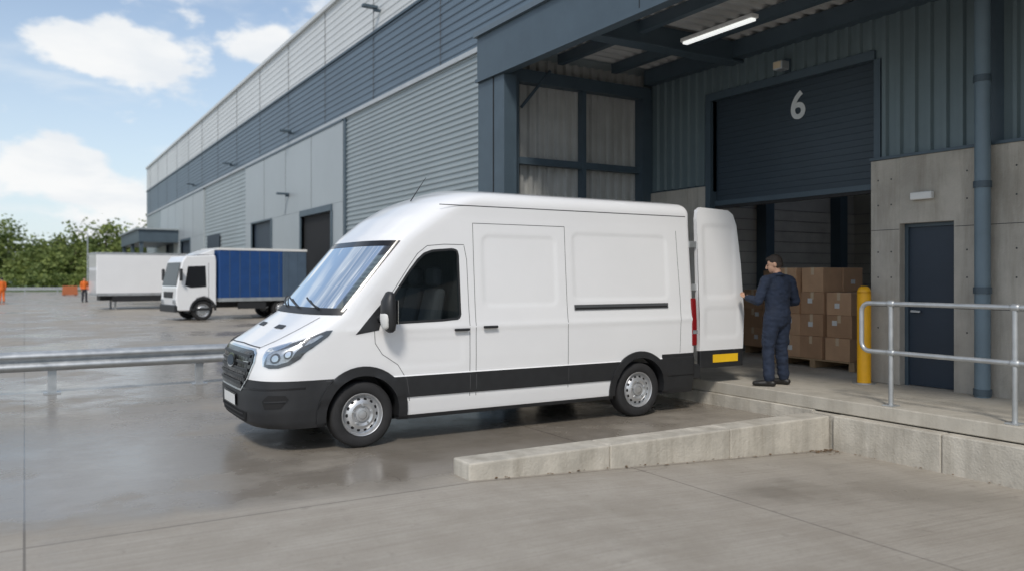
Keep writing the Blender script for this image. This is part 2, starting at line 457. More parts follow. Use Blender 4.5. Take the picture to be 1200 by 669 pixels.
    conform('headlamp_reflector',[(s*46,.92),(s*45,1.0),(s*50,1.04),(s*60,1.075),(s*70,1.12),(s*74,1.10),(s*72,1.0),(s*68,.95),(s*58,.915)],thmap(.010),LAMPI,du=3,dv=.02)
    conform('headlamp_projector_surround',[(s*(55+5.5*math.cos(a)),.98+.05*math.sin(a)) for a in np.linspace(0,2*math.pi,20)[:-1]],thmap(.014),LAMPD,du=3,dv=.02)
    conform('headlamp_projector',[(s*(55+3.6*math.cos(a)),.98+.033*math.sin(a)) for a in np.linspace(0,2*math.pi,20)[:-1]],thmap(.018),CHROME,du=3,dv=.02)
    conform('headlamp_high_beam_surround',[(s*(67+4*math.cos(a)),1.02+.045*math.sin(a)) for a in np.linspace(0,2*math.pi,20)[:-1]],thmap(.014),LAMPD,du=3,dv=.02)
    conform('headlamp_high_beam',[(s*(67+2.6*math.cos(a)),1.02+.028*math.sin(a)) for a in np.linspace(0,2*math.pi,20)[:-1]],thmap(.018),CHROME,du=3,dv=.02)
    conform('indicator_lens',[(s*75,1.10),(s*79,1.13),(s*82,1.20),(s*79,1.21),(s*74,1.16)],thmap(.014),LAMPI,du=3,dv=.02)
    conform('headlamp_lens',hl,thmap(.024),GLASSC,du=3,dv=.02)
    fg=[(s*48,.47),(s*66,.48),(s*73,.57),(s*70,.61),(s*52,.61),(s*45,.55)]
    conform('fog_recess',fg,thmap(.005),DARKM,du=3,dv=.02)
    conform('fog_slat',[(s*48,.535),(s*71,.545),(s*71,.56),(s*48,.55)],thmap(.012),BLACKP,du=3)
    conform('bumper_crease',[(s*10,.645),(s*84,.67),(s*84,.685),(s*10,.66)],thmap(.006),BLACKG,du=4)
    wheel(van,'front_wheel',(XF,YC+s*1.0,.35),s)
    wheel(van,'rear_wheel',(XR,YC+s*1.0,.35),s)
def panel(name,t0,t1,z0,z1,off,mat,nt=30,nz=16):
    V=[Sn(t0+(t1-t0)*i/nt,z0+(z1-z0)*j/nz,off) for j in range(nz+1) for i in range(nt+1)]
    w=nt+1;F=[(j*w+i,j*w+i+1,(j+1)*w+i+1,(j+1)*w+i) for j in range(nz) for i in range(nt)]
    return mesh(name,V,F,mat,van,smooth=60)
panel('windscreen_glass',-TH-.03,TH+.03,1.455,2.185,.004,GLASSW)
for t in (-1,1): panel('windscreen_seal',t*(TH-.02),t*(TH+.06),1.44,2.20,.006,BLACKG,3)
panel('windscreen_seal_top',-TH,TH,2.14,2.20,.006,BLACKG,30,2)
panel('cowl_panel',-TH-.08,TH+.08,1.405,1.475,.006,BLACKP,30,3)
for yy,yb in ((-.25,.42),(.2,.75),(-.75,-.3)):
    pts=[frontmap(.03)(yy*1.0+(yb-yy)*k/6*1.0,1.455+.10*(k/6)) for k in range(7)]
    tube('wiper_blade',pts,.011,BLACKP,van,6)
V=[];F=[];tubeg(V,F,[(3.42,YC-.13,2.02),(3.42,YC+.13,2.02)],[(.02,.04),(.02,.04)],10); mesh('rear_view_mirror',V,F,BLACKP,van,smooth=50)
for y in (-.36,.36): conform('bonnet_vent',[(y-.14,1.25),(y+.14,1.25),(y+.12,1.285),(y-.12,1.285)],frontmap(.006),BLACKP)
for s in (-1,1):
    conform('bonnet_gap',stroke([(s*.62,1.065),(s*.72,1.14),(s*.80,1.25),(s*.85,1.38)],.008),frontmap(.003),GASK)
conform('bonnet_gap_front',stroke([(-.62,1.075),(0,1.085),(.62,1.075)],.008),frontmap(.003),GASK)
# grille
G=[(-.42,.64),(.42,.64),(.58,.77),(.66,.93),(.64,1.01),(.56,1.04),(-.56,1.04),(-.64,1.01),(-.66,.93),(-.58,.77)]
conform('grille_surround',[(y*1.055,.85+(z-.85)*1.10) for y,z in G],frontmap(.007),CHROME)
conform('grille',G,frontmap(.012),BLACKG)
for k in range(5):
    z=.685+k*.071; h=.46 if k==0 else (.53 if k==1 else .60)
    conform('grille_bar',[(-h,z),(h,z),(h,z+.026),(-h,z+.026)],frontmap(.022),BLACKP,dv=.1)
    conform('grille_bar_edge',[(-h,z+.026),(h,z+.026),(h,z+.031),(-h,z+.031)],frontmap(.025),RAILG if k!=3 else CHROME,dv=.1)
for k in range(-6,7):
    if abs(k)<2: continue
    y=k*.09; conform('grille_web',[(y-.006,.67),(y+.006,.67),(y+.006,1.02),(y-.006,1.02)],frontmap(.018),BLACKP,dv=.06)
conform('badge_rim',[(.17*math.cos(a),.90+.072*math.sin(a)) for a in np.linspace(0,2*math.pi,28)[:-1]],frontmap(.036),CHROME)
conform('badge',[(.15*math.cos(a),.90+.055*math.sin(a)) for a in np.linspace(0,2*math.pi,28)[:-1]],frontmap(.040),NAVY)
conform('number_plate',[(-.26,.45),(.26,.45),(.26,.56),(-.26,.56)],frontmap(.020),PLATE)
conform('number_plate_back',[(-.28,.435),(.28,.435),(.28,.575),(-.28,.575)],frontmap(.014),BLACKG)
conform('lower_intake',[(-.50,.30),(.50,.30),(.58,.41),(-.58,.41)],frontmap(.006),DARKM)
for z in (.33,.38): conform('intake_bar',[(-.5,z),(.5,z),(.5,z+.015),(-.5,z+.015)],frontmap(.012),BLACKP,dv=.1)
box('underbody',2.55,7.7,YC-.80,YC+.80,.24,.34,BLACKP,van)
box('dashboard',2.98,3.40,YC-.86,YC+.86,1.02,1.36,CABIN,van,.06,3)
for yy in (-.5,.02,.45):
    box('seat_base',3.70,4.15,YC+yy-.2,YC+yy+.22,.9,1.12,SEAT,van,.05,3)
    prism('seat_back',[(3.94,1.05),(4.12,1.05),(4.22,1.66),(4.10,1.68)],'y',YC+yy-.2,YC+yy+.2,SEAT,van,.05,3)
    box('headrest',4.08,4.20,YC+yy-.13,YC+yy+.13,1.70,1.92,SEAT,van,.05,3)
c=Vector((3.52,YC+.42,1.36)); ax=Vector((-.75,0,1)).normalized(); u=Vector((0,1,0)); w_=ax.cross(u)
pts=[c+u*.19*math.cos(a)+w_*.19*math.sin(a) for a in np.linspace(0,2*math.pi,25)]
tube('steering_wheel',pts,.016,BLACKP,van,8)
tube('steering_column',[c,c-ax*.3],.035,BLACKP,van,8)
tube('antenna',[(3.93,YC-.30,2.70),(4.12,YC-.32,2.99)],[.007,.003],BLACKP,van,6)
def rear_door(s,name):
    e=bpy.data.objects.new(name,None); COL.objects.link(e); e.parent=van
    y0=YC+s*.975
    poly=[(7.90,.80),(8.73,.80),(8.755,1.3),(8.72,2.0),(8.66,2.52),(8.60,2.68),(8.50,2.74),(7.98,2.76),(7.92,2.72),(7.90,2.6)]
    def dd(x,z):
        return -.010*(1-sst(-.05,0,rbox(x,z,7.99,8.62,1.50,2.54,.09)))-.008*(1-sst(-.05,0,rbox(x,z,7.99,8.66,.95,1.40,.08)))
    lean=lambda z:-.045*max(0,(z-1.3))
    conform('door_skin',poly,lambda x,z:Vector((x,y0+s*(.03+dd(x,z)+lean(z)),z)),WHITE,e,.03,.03)
    conform('door_inner',poly,lambda x,z:Vector((x,y0+s*(-.03+lean(z)),z)),CARGO,e,.2,.2)
    V=[];F=[]
    n=len(poly)
    for x,z in poly: V+=[(x,y0+s*(.03+lean(z)),z),(x,y0+s*(-.03+lean(z)),z)]
    for i in range(n): j=(i+1)%n; F.append((2*i,2*i+1,2*j+1,2*j))
    mesh('door_edge',V,F,WHITE,e)
    box('door_lower_trim',7.91,8.73,min(y0+s*.032,y0-s*.03),max(y0+s*.032,y0-s*.03),.56,.798,BLACKP,e,.01)
    yy=y0+s*.036
    box('reflective_strip',8.14,8.62,min(yy,yy+s*.004),max(yy,yy+s*.004),.63,.74,YEL,e)
rear_door(-1,'rear_door_near'); rear_door(1,'rear_door_far')
box('rear_bumper',7.70,7.93,YC-1.0,YC+1.0,.42,.62,BLACKP,van,.03,3)

# ================================================================ GROUND
def ground_mat():
    m=bpy.data.materials.new('concrete_yard'); m.use_nodes=True; nt=m.node_tree; N=nt.nodes; L=nt.links; b=N['Principled BSDF']
    g=N.new('ShaderNodeNewGeometry')
    def noise(scale,detail=6,rough=.6,vec=None,sc=None):
        n=N.new('ShaderNodeTexNoise'); n.inputs['Scale'].default_value=scale; n.inputs['Detail'].default_value=detail; n.inputs['Roughness'].default_value=rough
        if sc:
            mp=N.new('ShaderNodeMapping'); mp.inputs['Scale'].default_value=sc; L.new(g.outputs['Position'],mp.inputs[0]); L.new(mp.outputs[0],n.inputs['Vector'])
        else: L.new(g.outputs['Position'],n.inputs['Vector'])
        return n.outputs['Fac']
    def math_(op,a,b_=None,c=None,clamp=False):
        q=N.new('ShaderNodeMath'); q.operation=op; q.use_clamp=clamp
        for i,v in enumerate((a,b_,c)):
            if v is None: continue
            if isinstance(v,(int,float)): q.inputs[i].default_value=v
            else: L.new(v,q.inputs[i])
        return q.outputs[0]
    def mr(v,a,b_,c=0.,d=1.,smooth=True):
        q=N.new('ShaderNodeMapRange'); q.interpolation_type='SMOOTHSTEP' if smooth else 'LINEAR'
        L.new(v,q.inputs[0]); 
        for i,x in zip((1,2,3,4),(a,b_,c,d)): q.inputs[i].default_value=x
        return q.outputs[0]
    def mix(f,a,b_):
        q=N.new('ShaderNodeMix'); q.data_type='RGBA'; L.new(f,q.inputs[0])
        for i,v in ((6,a),(7,b_)):
            if isinstance(v,tuple): q.inputs[i].default_value=v+(1,)
            else: L.new(v,q.inputs[i])
        return q.outputs[2]
    sep=N.new('ShaderNodeSeparateXYZ'); L.new(g.outputs['Position'],sep.inputs[0]); X,Y=sep.outputs[0],sep.outputs[1]
    big=noise(.32,7,.62); med=noise(1.7,6,.6); fine=noise(28,4,.7); streak=noise(1.,6,.7,sc=(.7,34,1)); broom=noise(1.,3,.6,sc=(2.,95,1))
    lane=mr(Y,6.0,7.0); lane2=mr(Y,13,34,1,.55); lane=math_('MULTIPLY',lane,lane2)
    side_=mr(X,7.5,13,1,.2); lane=math_('MULTIPLY',lane,side_)
    wet=math_('ADD',big,math_('MULTIPLY',lane,.24)); wet=math_('ADD',wet,math_('MULTIPLY',math_('SUBTRACT',med,.5),.30))
    wet=mr(wet,.52,.76)
    col=mix(mr(med,.3,.7),(.325,.29,.24),(.425,.39,.335))
    col=mix(mr(big,.35,.65,0,.45),col,(.44,.405,.355))
    col=mix(mr(streak,.38,.72,0,.48),col,(.23,.20,.165))
    col=mix(mr(fine,.45,.8,0,.35),col,(.20,.175,.145))
    spots=noise(6,3,.5); col=mix(mr(spots,.64,.74,0,.35),col,(.17,.15,.125))
    # slab to slab tone
    cb=N.new('ShaderNodeCombineXYZ'); L.new(math_('FLOOR',math_('DIVIDE',X,5.2)),cb.inputs[0]); L.new(math_('FLOOR',math_('DIVIDE',math_('SUBTRACT',Y,6.3),8.1)),cb.inputs[1])
    wn=N.new('ShaderNodeTexWhiteNoise'); wn.noise_dimensions='2D'; L.new(cb.outputs[0],wn.inputs['Vector'])
    col=mix(math_('MULTIPLY',wn.outputs['Value'],.28),col,(.27,.245,.21))
    # hairline cracks
    vo=N.new('ShaderNodeTexVoronoi'); vo.feature='DISTANCE_TO_EDGE'; vo.inputs['Scale'].default_value=.22
    nd=N.new('ShaderNodeTexNoise'); nd.inputs['Scale'].default_value=1.3; nd.inputs['Detail'].default_value=6; L.new(g.outputs['Position'],nd.inputs['Vector'])
    va=N.new('ShaderNodeVectorMath'); va.operation='MULTIPLY_ADD'; L.new(nd.outputs['Color'],va.inputs[0]); va.inputs[1].default_value=(1.6,1.6,0); L.new(g.outputs['Position'],va.inputs[2]); L.new(va.outputs[0],vo.inputs['Vector'])
    crack=math_('MULTIPLY',math_('LESS_THAN',vo.outputs['Distance'],.0012),mr(big,.5,.56))
    col=mix(math_('MULTIPLY',wet,.60),col,(.135,.115,.092))
    def joint(C,per,off,w):
        d=math_('ADD',C,off+1000*per); d=math_('MODULO',d,per); d=math_('SUBTRACT',d,per/2); d=math_('ABSOLUTE',d)
        return math_('GREATER_THAN',d,per/2-w)
    jx=joint(X,5.2,0,.008); jy=joint(Y,8.1,-6.3,.008); j=math_('MAXIMUM',jx,jy)
    col=mix(math_('MULTIPLY',j,.65),col,(.08,.07,.06)); col=mix(math_('MULTIPLY',crack,.6),col,(.09,.08,.065))
    L.new(col,b.inputs['Base Color'])
    rg=N.new('ShaderNodeMix'); rg.data_type='FLOAT'; L.new(wet,rg.inputs[0]); rg.inputs[2].default_value=.70
    L.new(mr(med,.3,.7,.10,.26),rg.inputs[3]); L.new(rg.outputs[0],b.inputs['Roughness'])
    h=math_('ADD',math_('MULTIPLY',fine,.5),math_('MULTIPLY',broom,1.1)); h=math_('SUBTRACT',h,math_('MULTIPLY',j,3.))
    bp=N.new('ShaderNodeBump'); bp.inputs['Distance'].default_value=.005
    st=mr(wet,0,1,1.,.13); L.new(st,bp.inputs['Strength']); L.new(h,bp.inputs['Height']); L.new(bp.outputs[0],b.inputs['Normal'])
    return m
GM=ground_mat()
v=[(-900,-200,0),(3.4,-200,0),(3.4,6.4,0),(-900,6.4,0), (-900,1500,0),(3.4,1500,0), (900,1500,0),(900,6.4,0), (8.4,-200,-.26),(8.4,6.4,-.26),(900,-200,-.26),(900,6.4,-.26)]
mesh('ground',v,[(0,1,2,3),(3,2,5,4),(2,7,6,5),(1,8,9,2),(8,10,11,9)],GM)
GRASS=M('grass',(.09,.14,.04),.95,0,.35,.3,bump=.5,bs=5)
mesh('grass_verge',[(-900,118,.02),(900,118,.02),(900,1480,.02),(-900,1480,.02)],[(0,1,2,3)],GRASS)
hv=[];hf=[]
for i in range(80):
    for j in range(6):
        x=-400+i*10; y=260+j*60; hv.append((x,y,.03+ (j/5)**1.2*9*(.6+.5*mnoise.noise(Vector((x*.01,j*.7,3)))) if j else -.5))
for i in range(79):
    for j in range(5): a=i*6+j; hf.append((a,a+6,a+7,a+1))
mesh('hills',hv,hf,M('far_green',(.11,.15,.09),.95,0,.3,.05),None,smooth=80)
# leaf litter in the corner of the kerb
V=[];F=[]
rl_=np.random.RandomState(11)
for i in range(170):
    if i<90: x=8.24-abs(rl_.normal())*.28; y=6.33-abs(rl_.normal())*.10
    elif i<140: x=rl_.uniform(3.6,8.2); y=6.345-abs(rl_.normal())*.03
    else: x=8.25-abs(rl_.normal())*.03; y=rl_.uniform(2,6.3)
    z=-.052*(min(x,8.4)-3.4)+.006+rl_.rand()*.008; s=rl_.uniform(.008,.022); a=rl_.uniform(0,6.28); k=len(V)
    for t in range(4): V.append((x+s*math.cos(a+t*1.57)*(1 if t%2 else .6),y+s*math.sin(a+t*1.57),z+rl_.rand()*.008))
    F.append((k,k+1,k+2,k+3))
mesh('leaf_litter',V,F,M('dead_leaf',(.13,.075,.035),.8,0,.4,20))

kerb=root('concrete_kerb_wall')
xs_=[3.38,4.95,6.6,8.25]
for i in range(3):
    box('kerb_block',xs_[i]+(.006 if i else 0),xs_[i+1],6.36,6.68,-.45,.15,CONCK,kerb,.018,3)
dock=root('loading_platform')
box('slab',8.40,24,-12,11.98,.17,.33,M('platform_concrete',(.45,.42,.36),.75,0,.18,1.2,bump=.4,bs=40,stain=.35),dock,.012)
ys=[-12,-9,-6.2,-3.4,-.6,2.2,5.0,6.34]
for i in range(len(ys)-1): box('retaining_block',8.27,9.0,ys[i],ys[i+1]-.008,-.5,.155,CONCK,dock,.015)
box('retaining_wall_lane',8.36,9.0,6.69,11.95,-.4,.168,CONCK,dock,.01)
box('retaining_fill',8.3,9.0,6.345,6.68,-.5,.15,CONCK,dock)
box('buffer_yellow_mark',8.392,8.398,9.0,9.2,.19,.31,YELB,dock)

# ================================================================ BUILDING
wh=root('warehouse_building')
XW=12.
def hrib(name,y0,y1,z0,z1,pitch,depth,mat,x=XW):
    n=max(1,int((z1-z0)/pitch)); corr(name,(x,y1,z0),(0,0,z1-z0),n,(0,y0-y1,0),(-1,0,0),depth,mat,wh)
YE=101
hrib('upper_cladding',-12,YE,11.6,14.1,.28,.02,CLADL)
hrib('slate_band',-12,YE,8.85,11.5,.26,.03,CLADD)
hrib('ribbed_cladding',12.65,34,.1,8.7,.19,.04,CLADM)
hrib('ribbed_cladding_far',52.2,66.2,3.2,8.7,.26,.03,CLADM)
hrib('ribbed_cladding_end',89,YE,.1,8.7,.26,.03,CLADM)
box('parapet_coping',XW-.15,XW+.3,-12,YE,14.1,14.28,CLADL,wh)
box('band_trim_top',XW-.09,XW+.05,-12,YE,11.5,11.6,STEELB,wh)
box('band_trim_bottom',XW-.12,XW+.05,12.6,YE,8.70,8.85,M('trim_light',(.42,.45,.47),.5),wh)
for y in np.arange(18.5,100,6.1): box('cladding_lap_joint',XW-.036,XW-.02,y-.012,y+.012,8.86,14.08,GASK,wh)
box('shell',XW+.06,XW+60,12.8,YE-.05,0,14.0,CLADM,wh)
box('upper_wall',XW+.06,XW+.4,-12,12.8,6.02,14.0,CLADM,wh)
box('gutter_strip',XW-.1,XW+.04,33.85,34.1,0,8.69,STEELB,wh)
for (a,b) in ((34.1,52.2),(66.2,89)):
    doors=[(35.6,40.2,4.8),(46.0,50.4,5.0)] if a<50 else [(72,76.5,4.9),(81,85,4.9)]
    box('smooth_panel_upper',XW-.12,XW+.04,a,b,5.1,8.66,SMOOTHP,wh)
    y=a
    for d in doors+[(b,b,0)]:
        if d[0]>y: box('smooth_panel',XW-.12,XW+.04,y,d[0],2.6,5.09,SMOOTHP,wh); box('concrete_plinth',XW-.14,XW+.04,y,d[0],0,2.59,CONC,wh)
        if d[2]:
            box('door_leaf_or_shade_sheet',XW+.0,XW+.05,d[0],d[1],0,d[2],NAVY if d[0]>40 else DARKM,wh)  # open first doorway: inner shade painted as a near-black sheet; others navy leaves
            box('door_head',XW-.2,XW+.04,d[0]-.15,d[1]+.15,d[2],5.09,STEELB,wh)
            box('door_jamb',XW-.18,XW+.04,d[0]-.2,d[0],0,d[2],STEELB,wh); box('door_jamb',XW-.18,XW+.04,d[1],d[1]+.2,0,d[2],STEELB,wh)
        y=d[1]
    k=a+4.5
    while k<b-1:
        box('panel_joint',XW-.124,XW-.1,k-.02,k+.02,5.1,8.66,GASK,wh); k+=4.5
    box('panel_cap',XW-.16,XW+.04,a,b,8.60,8.69,STEELB,wh)
box('concrete_plinth_far',XW-.1,XW+.04,52.2,66.2,0,3.2,CONC,wh)
box('door_leaf_far',XW-.13,XW-.1,60.2,64.6,0,4.9,NAVY,wh)
for y,z in ((42,9.3),(42.5,6.1),(30,12.3),(56,9.3),(70,9.3)):
    box('wall_lamp',XW-.75,XW-.15,y-.12,y+.12,z,z+.1,STEELB,wh); box('lamp_arm',XW-.3,XW,y-.05,y+.05,z-.1,z,STEELB,wh)
box('far_canopy_roof',8.6,XW-.01,78,93,4.9,6.0,STEELB,wh)
box('far_canopy_top',8.4,XW-.01,77.8,93.2,6.0,6.15,CLADM,wh)
for y in (78.3,85,92.6): box('far_canopy_post',8.7,9.0,y-.15,y+.15,0,4.9,STEELB,wh)
# ---- dock annex
FZ0,FZ1=5.22,6.02
box('canopy_fascia',6.86,7.0,-12,12.62,FZ0,FZ1,STEELB,wh,.01)
box('canopy_fascia_cap',6.80,7.04,-12,12.66,FZ1,FZ1+.09,M('fascia_cap',(.11,.145,.175),.45),wh)
box('canopy_fascia_lip',6.82,6.86,-12,12.62,FZ0,FZ0+.06,STEELB,wh)
for y in (-6.5,-1.5,3.5,8.2): box('fascia_joint',6.856,6.86,y-.006,y+.006,FZ0+.07,FZ1,DARKM,wh)
box('canopy_roof',7.0,12.05,-12,12.6,5.85,6.0,CLADM,wh)
corr('soffit_deck',(7.0,-12,5.80),(0,23.9,0),96,(3.5,0,0),(0,0,-1),.06,DECK,wh)
for y in (-4,.6,5.2,9.8):
    box('canopy_beam',7.0,10.34,y-.09,y+.09,5.42,5.735,STEELB,wh)
    box('canopy_beam_flange',7.0,10.34,y-.14,y+.14,5.39,5.42,STEELB,wh)
for x in (8.15,9.35):
    box('canopy_purlin',x-.06,x+.06,-12,11.9,5.56,5.73,STEELB,wh)
box('wall_head_beam',10.12,10.33,-12,11.95,5.45,5.73,STEELB,wh)
sl=root('strip_light'); box('body',8.72,8.86,8.0,9.45,5.44,5.50,WHITEP,sl,.01); box('diffuser',8.74,8.84,8.03,9.42,5.405,5.44,M('diffuser',(.85,.87,.85),.3,emis=.9),sl,.012)
box('corner_pier',6.88,7.14,11.72,12.62,0,FZ0,STEELB,wh,.01)
box('corner_pier_groove',6.874,6.88,12.05,12.08,0,FZ0,DARKM,wh)
box('annex_outer_side',7.14,XW+.05,12.3,12.6,0,5.85,CLADM,wh)
corr('recess_side_cladding',(7.2,12.28,1.2),(3.14,0,0),16,(0,0,4.5),(0,-1,0),.07,GALV,wh,prof=((0,0),(.45,0),(.55,1),(.9,1),(1,0)))
box('recess_side_concrete',7.14,10.35,12.1,12.3,0,1.3,CONC,wh)
box('recess_rail',7.16,10.34,12.06,12.2,3.78,3.90,STEELB,wh)
box('recess_rail',7.16,10.34,12.06,12.2,2.3,2.42,STEELB,wh)
box('recess_head',7.16,10.34,12.0,12.2,5.2,5.42,STEELB,wh)
box('recess_post',7.16,7.34,11.98,12.2,0,5.2,STEELB,wh)
box('recess_post',8.75,8.83,12.05,12.2,1.2,5.2,STEELB,wh)
box('recess_post',10.1,10.34,11.98,12.2,0,5.2,STEELB,wh)
tube('recess_brace',[(7.4,12.0,4.75),(8.0,12.0,5.45)],.03,STEELB,wh,8)
DX=10.35; DY0,DY1=7.22,10.39
def vrib(name,y0,y1,z0,z1,pitch,mat,x=DX,depth=.045):
    n=max(1,int((y1-y0)/pitch)); corr(name,(x,y1,z0),(0,y0-y1,0),n,(0,0,z1-z0),(-1,0,0),depth,mat,wh)
vrib('dock_cladding_left',DY1+.14,11.98,3.43,5.8,.19,CLADT)
vrib('dock_cladding_head',DY0,DY1+.14,5.02,5.8,.19,CLADT)
vrib('dock_cladding_right',5.70,DY0,3.45,5.8,.19,CLADT)
vrib('dock_cladding_far_right',-12,5.45,3.45,5.8,.19,CLADT)
box('cladding_backing',DX+.01,DX+.25,-12,DY0,3.43,5.85,STEELB,wh)
box('cladding_backing',DX+.01,DX+.25,DY0,DY1,5.0,5.85,STEELB,wh)
box('cladding_backing',DX+.01,DX+.25,DY1,12.0,3.3,5.85,STEELB,wh)
box('concrete_left',DX-.04,DX+.3,DY1+.1,12.0,.33,3.40,CONC,wh)
box('roller_head_box',DX-.05,DX+.2,DY0-.02,DY1+.12,4.88,5.01,STEELB,wh)
box('roller_guide',DX-.06,DX+.2,DY1,DY1+.12,.33,4.88,STEELB,wh)
box('roller_guide',DX-.03,DX+.2,DY0-.10,DY0,3.43,4.88,STEELB,wh)
corr('roller_door',(DX+.10,DY1,3.13),(0,0,1.75),18,(0,DY0-DY1,0),(-1,0,0),.004,ROLL,wh,prof=((0,0),(.04,1),(.94,1),(.98,0),(1,0)))
box('roller_bottom_bar',DX+.05,DX+.14,DY0,DY1,3.05,3.13,STEELB,wh)
box('roller_rubber_seal',DX+.06,DX+.13,DY0,DY1,3.0,3.05,RUBBER,wh)
PY0,PY1,PZ=6.02,6.78,2.53
box('concrete_pilaster',DX-.10,DX+.3,PY1,DY0,.33,3.43,CONC,wh,.012)
box('concrete_over_door',DX-.10,DX+.3,PY0,PY1,PZ,3.43,CONC,wh)
box('concrete_right',DX-.10,DX+.3,-12,PY0,.33,3.43,CONC,wh)
box('cladding_flashing',DX-.13,DX+.01,-12,DY0,3.432,3.47,STEELB,wh)
pd=bpy.data.objects.new('personnel_door',None); COL.objects.link(pd); pd.parent=wh
box('door_frame',DX+.02,DX+.12,PY0,PY0+.05,.33,PZ,STEELB,pd); box('door_frame',DX+.02,DX+.12,PY1-.05,PY1,.33,PZ,STEELB,pd); box('door_frame',DX+.02,DX+.12,PY0+.05,PY1-.05,PZ-.05,PZ,STEELB,pd)
box('door_leaf_or_shade_sheet',DX+.05,DX+.10,PY0+.052,PY1-.052,.34,PZ-.052,NAVY,pd)
box('door_lever',DX-.01,DX+.05,PY1-.14,PY1-.11,1.33,1.36,GALVR,pd); box('door_lever',DX-.02,DX+.0,PY1-.24,PY1-.11,1.33,1.355,GALVR,pd)
for z in (1.4,2.45):
    box('form_joint',DX-.103,DX-.1,PY1+.001,DY0-.01,z,z+.008,GASK,wh)
    box('form_joint',DX-.103,DX-.1,-12,PY0-.01,z,z+.008,GASK,wh)
V=[];F=[]
for y in (6.9,7.1,5.85,5.25,4.7,4.1,3.5):
    for z in (.75,1.1,1.8,2.15,2.8,3.15):
        k=len(V)
        for t in range(10): V.append((DX-.1025,y+.012*math.cos(t*.628),z+.012*math.sin(t*.628)))
        F.append(tuple(range(k,k+10)))
mesh('form_tie_holes',V,F,GASK,wh)
el=root('emergency_light'); box('housing',DX-.18,DX-.10,6.28,6.58,2.83,2.93,WHITEP,el,.015,3)
dl=root('door_floodlight'); box('bracket',DX-.14,DX-.04,8.66,8.74,5.02,5.22,STEELB,dl); box('lamp_head',DX-.30,DX-.12,8.62,8.80,5.03,5.17,GALVR,dl,.02); box('lamp_lens',DX-.306,DX-.30,8.64,8.78,5.05,5.15,M('warm_lens',(.6,.5,.35),.3),dl)
dp=root('downpipe'); tube('pipe',[(DX-.24,5.58,.33),(DX-.24,5.58,5.75)],.09,M('downpipe_blue',(.14,.195,.235),.45,0,.1,2),dp,20)
for z in (.35,1.6,2.9,4.2): tube('collar',[(DX-.24,5.58,z),(DX-.24,5.58,z+.08)],.104,STEELB,dp,20); box('bracket',DX-.2,DX-.1,5.54,5.62,z+.01,z+.07,STEELB,dp)
cu=bpy.data.curves.new('door_number','FONT'); cu.body='6'; cu.size=.60; cu.extrude=.003; cu.offset=.012; cu.align_x='CENTER'
to=bpy.data.objects.new('door_number_tmp',cu); COL.objects.link(to)
dg=bpy.context.evaluated_depsgraph_get(); me=bpy.data.meshes.new_from_object(to.evaluated_get(dg)); bpy.data.objects.remove(to)
o=link(me,'door_number',wh,[M('number_paint',(.66,.68,.68),.6)]); o.location=(DX+.085,8.63,4.30); o.rotation_euler=(R(90),0,R(-90))
# interior; unseen low roof with a gap added to let sky light in
INT=M('interior_wall',(.36,.335,.30),.8,0,.2,.6)
box('interior_back',15.9,16.1,1.8,12,.33,6,BLOCK,wh)
box('interior_left',DX+.3,15.9,11.6,11.8,.33,3.2,BLOCK,wh)
box('interior_left_upper',DX+.3,15.9,11.62,11.8,3.2,6,INT,wh)
box('interior_right',DX+.3,15.9,1.8,2,.33,6,INT,wh)
box('interior_ceiling',DX+.25,12.9,1.8,12,5.86,5.98,INT,wh)
box('interior_ceiling',15.3,16.1,1.8,12,5.86,5.98,INT,wh)
box('interior_ceiling_end',12.9,15.3,1.8,3.0,5.86,5.98,INT,wh); box('interior_ceiling_end',12.9,15.3,11.0,12,5.86,5.98,INT,wh)
for y in (4.6,6.2,7.8,9.4): box('added_rooflight_bar',12.9,15.3,y-.04,y+.04,5.86,5.98,STEELB,wh)
for x in (12.9,15.2): box('interior_column',x-.12,x+.12,11.35,11.6,.33,5.85,STEELB,wh)
for y in (8.7,5.4): box('interior_column',15.6,15.88,y-.14,y+.14,.33,5.85,STEELB,wh)
for k in range(14):
    box('block_course',DX+.31,15.89,11.593,11.6,.33+k*.22,.338+k*.22,GASK,wh)
    box('block_course',15.893,15.9,2,11.6,.33+k*.22,.338+k*.22,GASK,wh)
rk=root('pallet_racking')
for y in (2.8,5.0):
    for x in (14.2,15.2): box('upright',x-.05,x+.05,y-.05,y+.05,.33,5.4,M('rack_blue',(.04,.07,.16),.5),rk)
for z in (1.9,3.4,4.9):
    for x in (14.2,15.2): box('beam',x-.04,x+.04,2.85,4.95,z-.06,z+.06,M('rack_orange',(.4,.15,.03),.5),rk)

# boxes
bx=root('cardboard_box_stack')
def cbox(x,y,z,w,d,h,rot=0,m=CARD):
    e=bpy.data.objects.new('carton',None); COL.objects.link(e); e.parent=bx; e.location=(x,y,z); e.rotation_euler[2]=rot
    box('carton_body',-w/2,w/2,-d/2,d/2,0,h,m,e,.006)
    box('tape',-w/2-.002,-w/2+.01,-.03,.03,h-.12,h+.002,TAPE,e); box('tape_top',-w/2,w/2,-.03,.03,h,h+.002,TAPE,e)
    if random.random()<.6:
        a=random.uniform(-.15,.06); b=random.uniform(.1,.22); box('label',-w/2-.003,-w/2,a,a+.09,b,b+.08,LABEL,e); 
        box('label_side',-.05,.05,-d/2-.003,-d/2,b,b+.07,LABEL,e)
zb=.33+.15
rows=[(9.35,[.36,.36,.36,.40]),(8.86,[.36,.36,.36,.40]),(8.36,[.36,.36,.36])]
for j,(yy,hs) in enumerate(rows):
    for i,xx_ in enumerate((11.30,11.82)):
        z=zb
        for k,h in enumerate(hs):
            cbox(xx_+random.uniform(-.03,.03),yy+random.uniform(-.02,.02),z,.48,.46 if k<3 else .43,h-.002,random.uniform(-.07,.07),CARD if random.random()<.6 else CARD2); z+=h
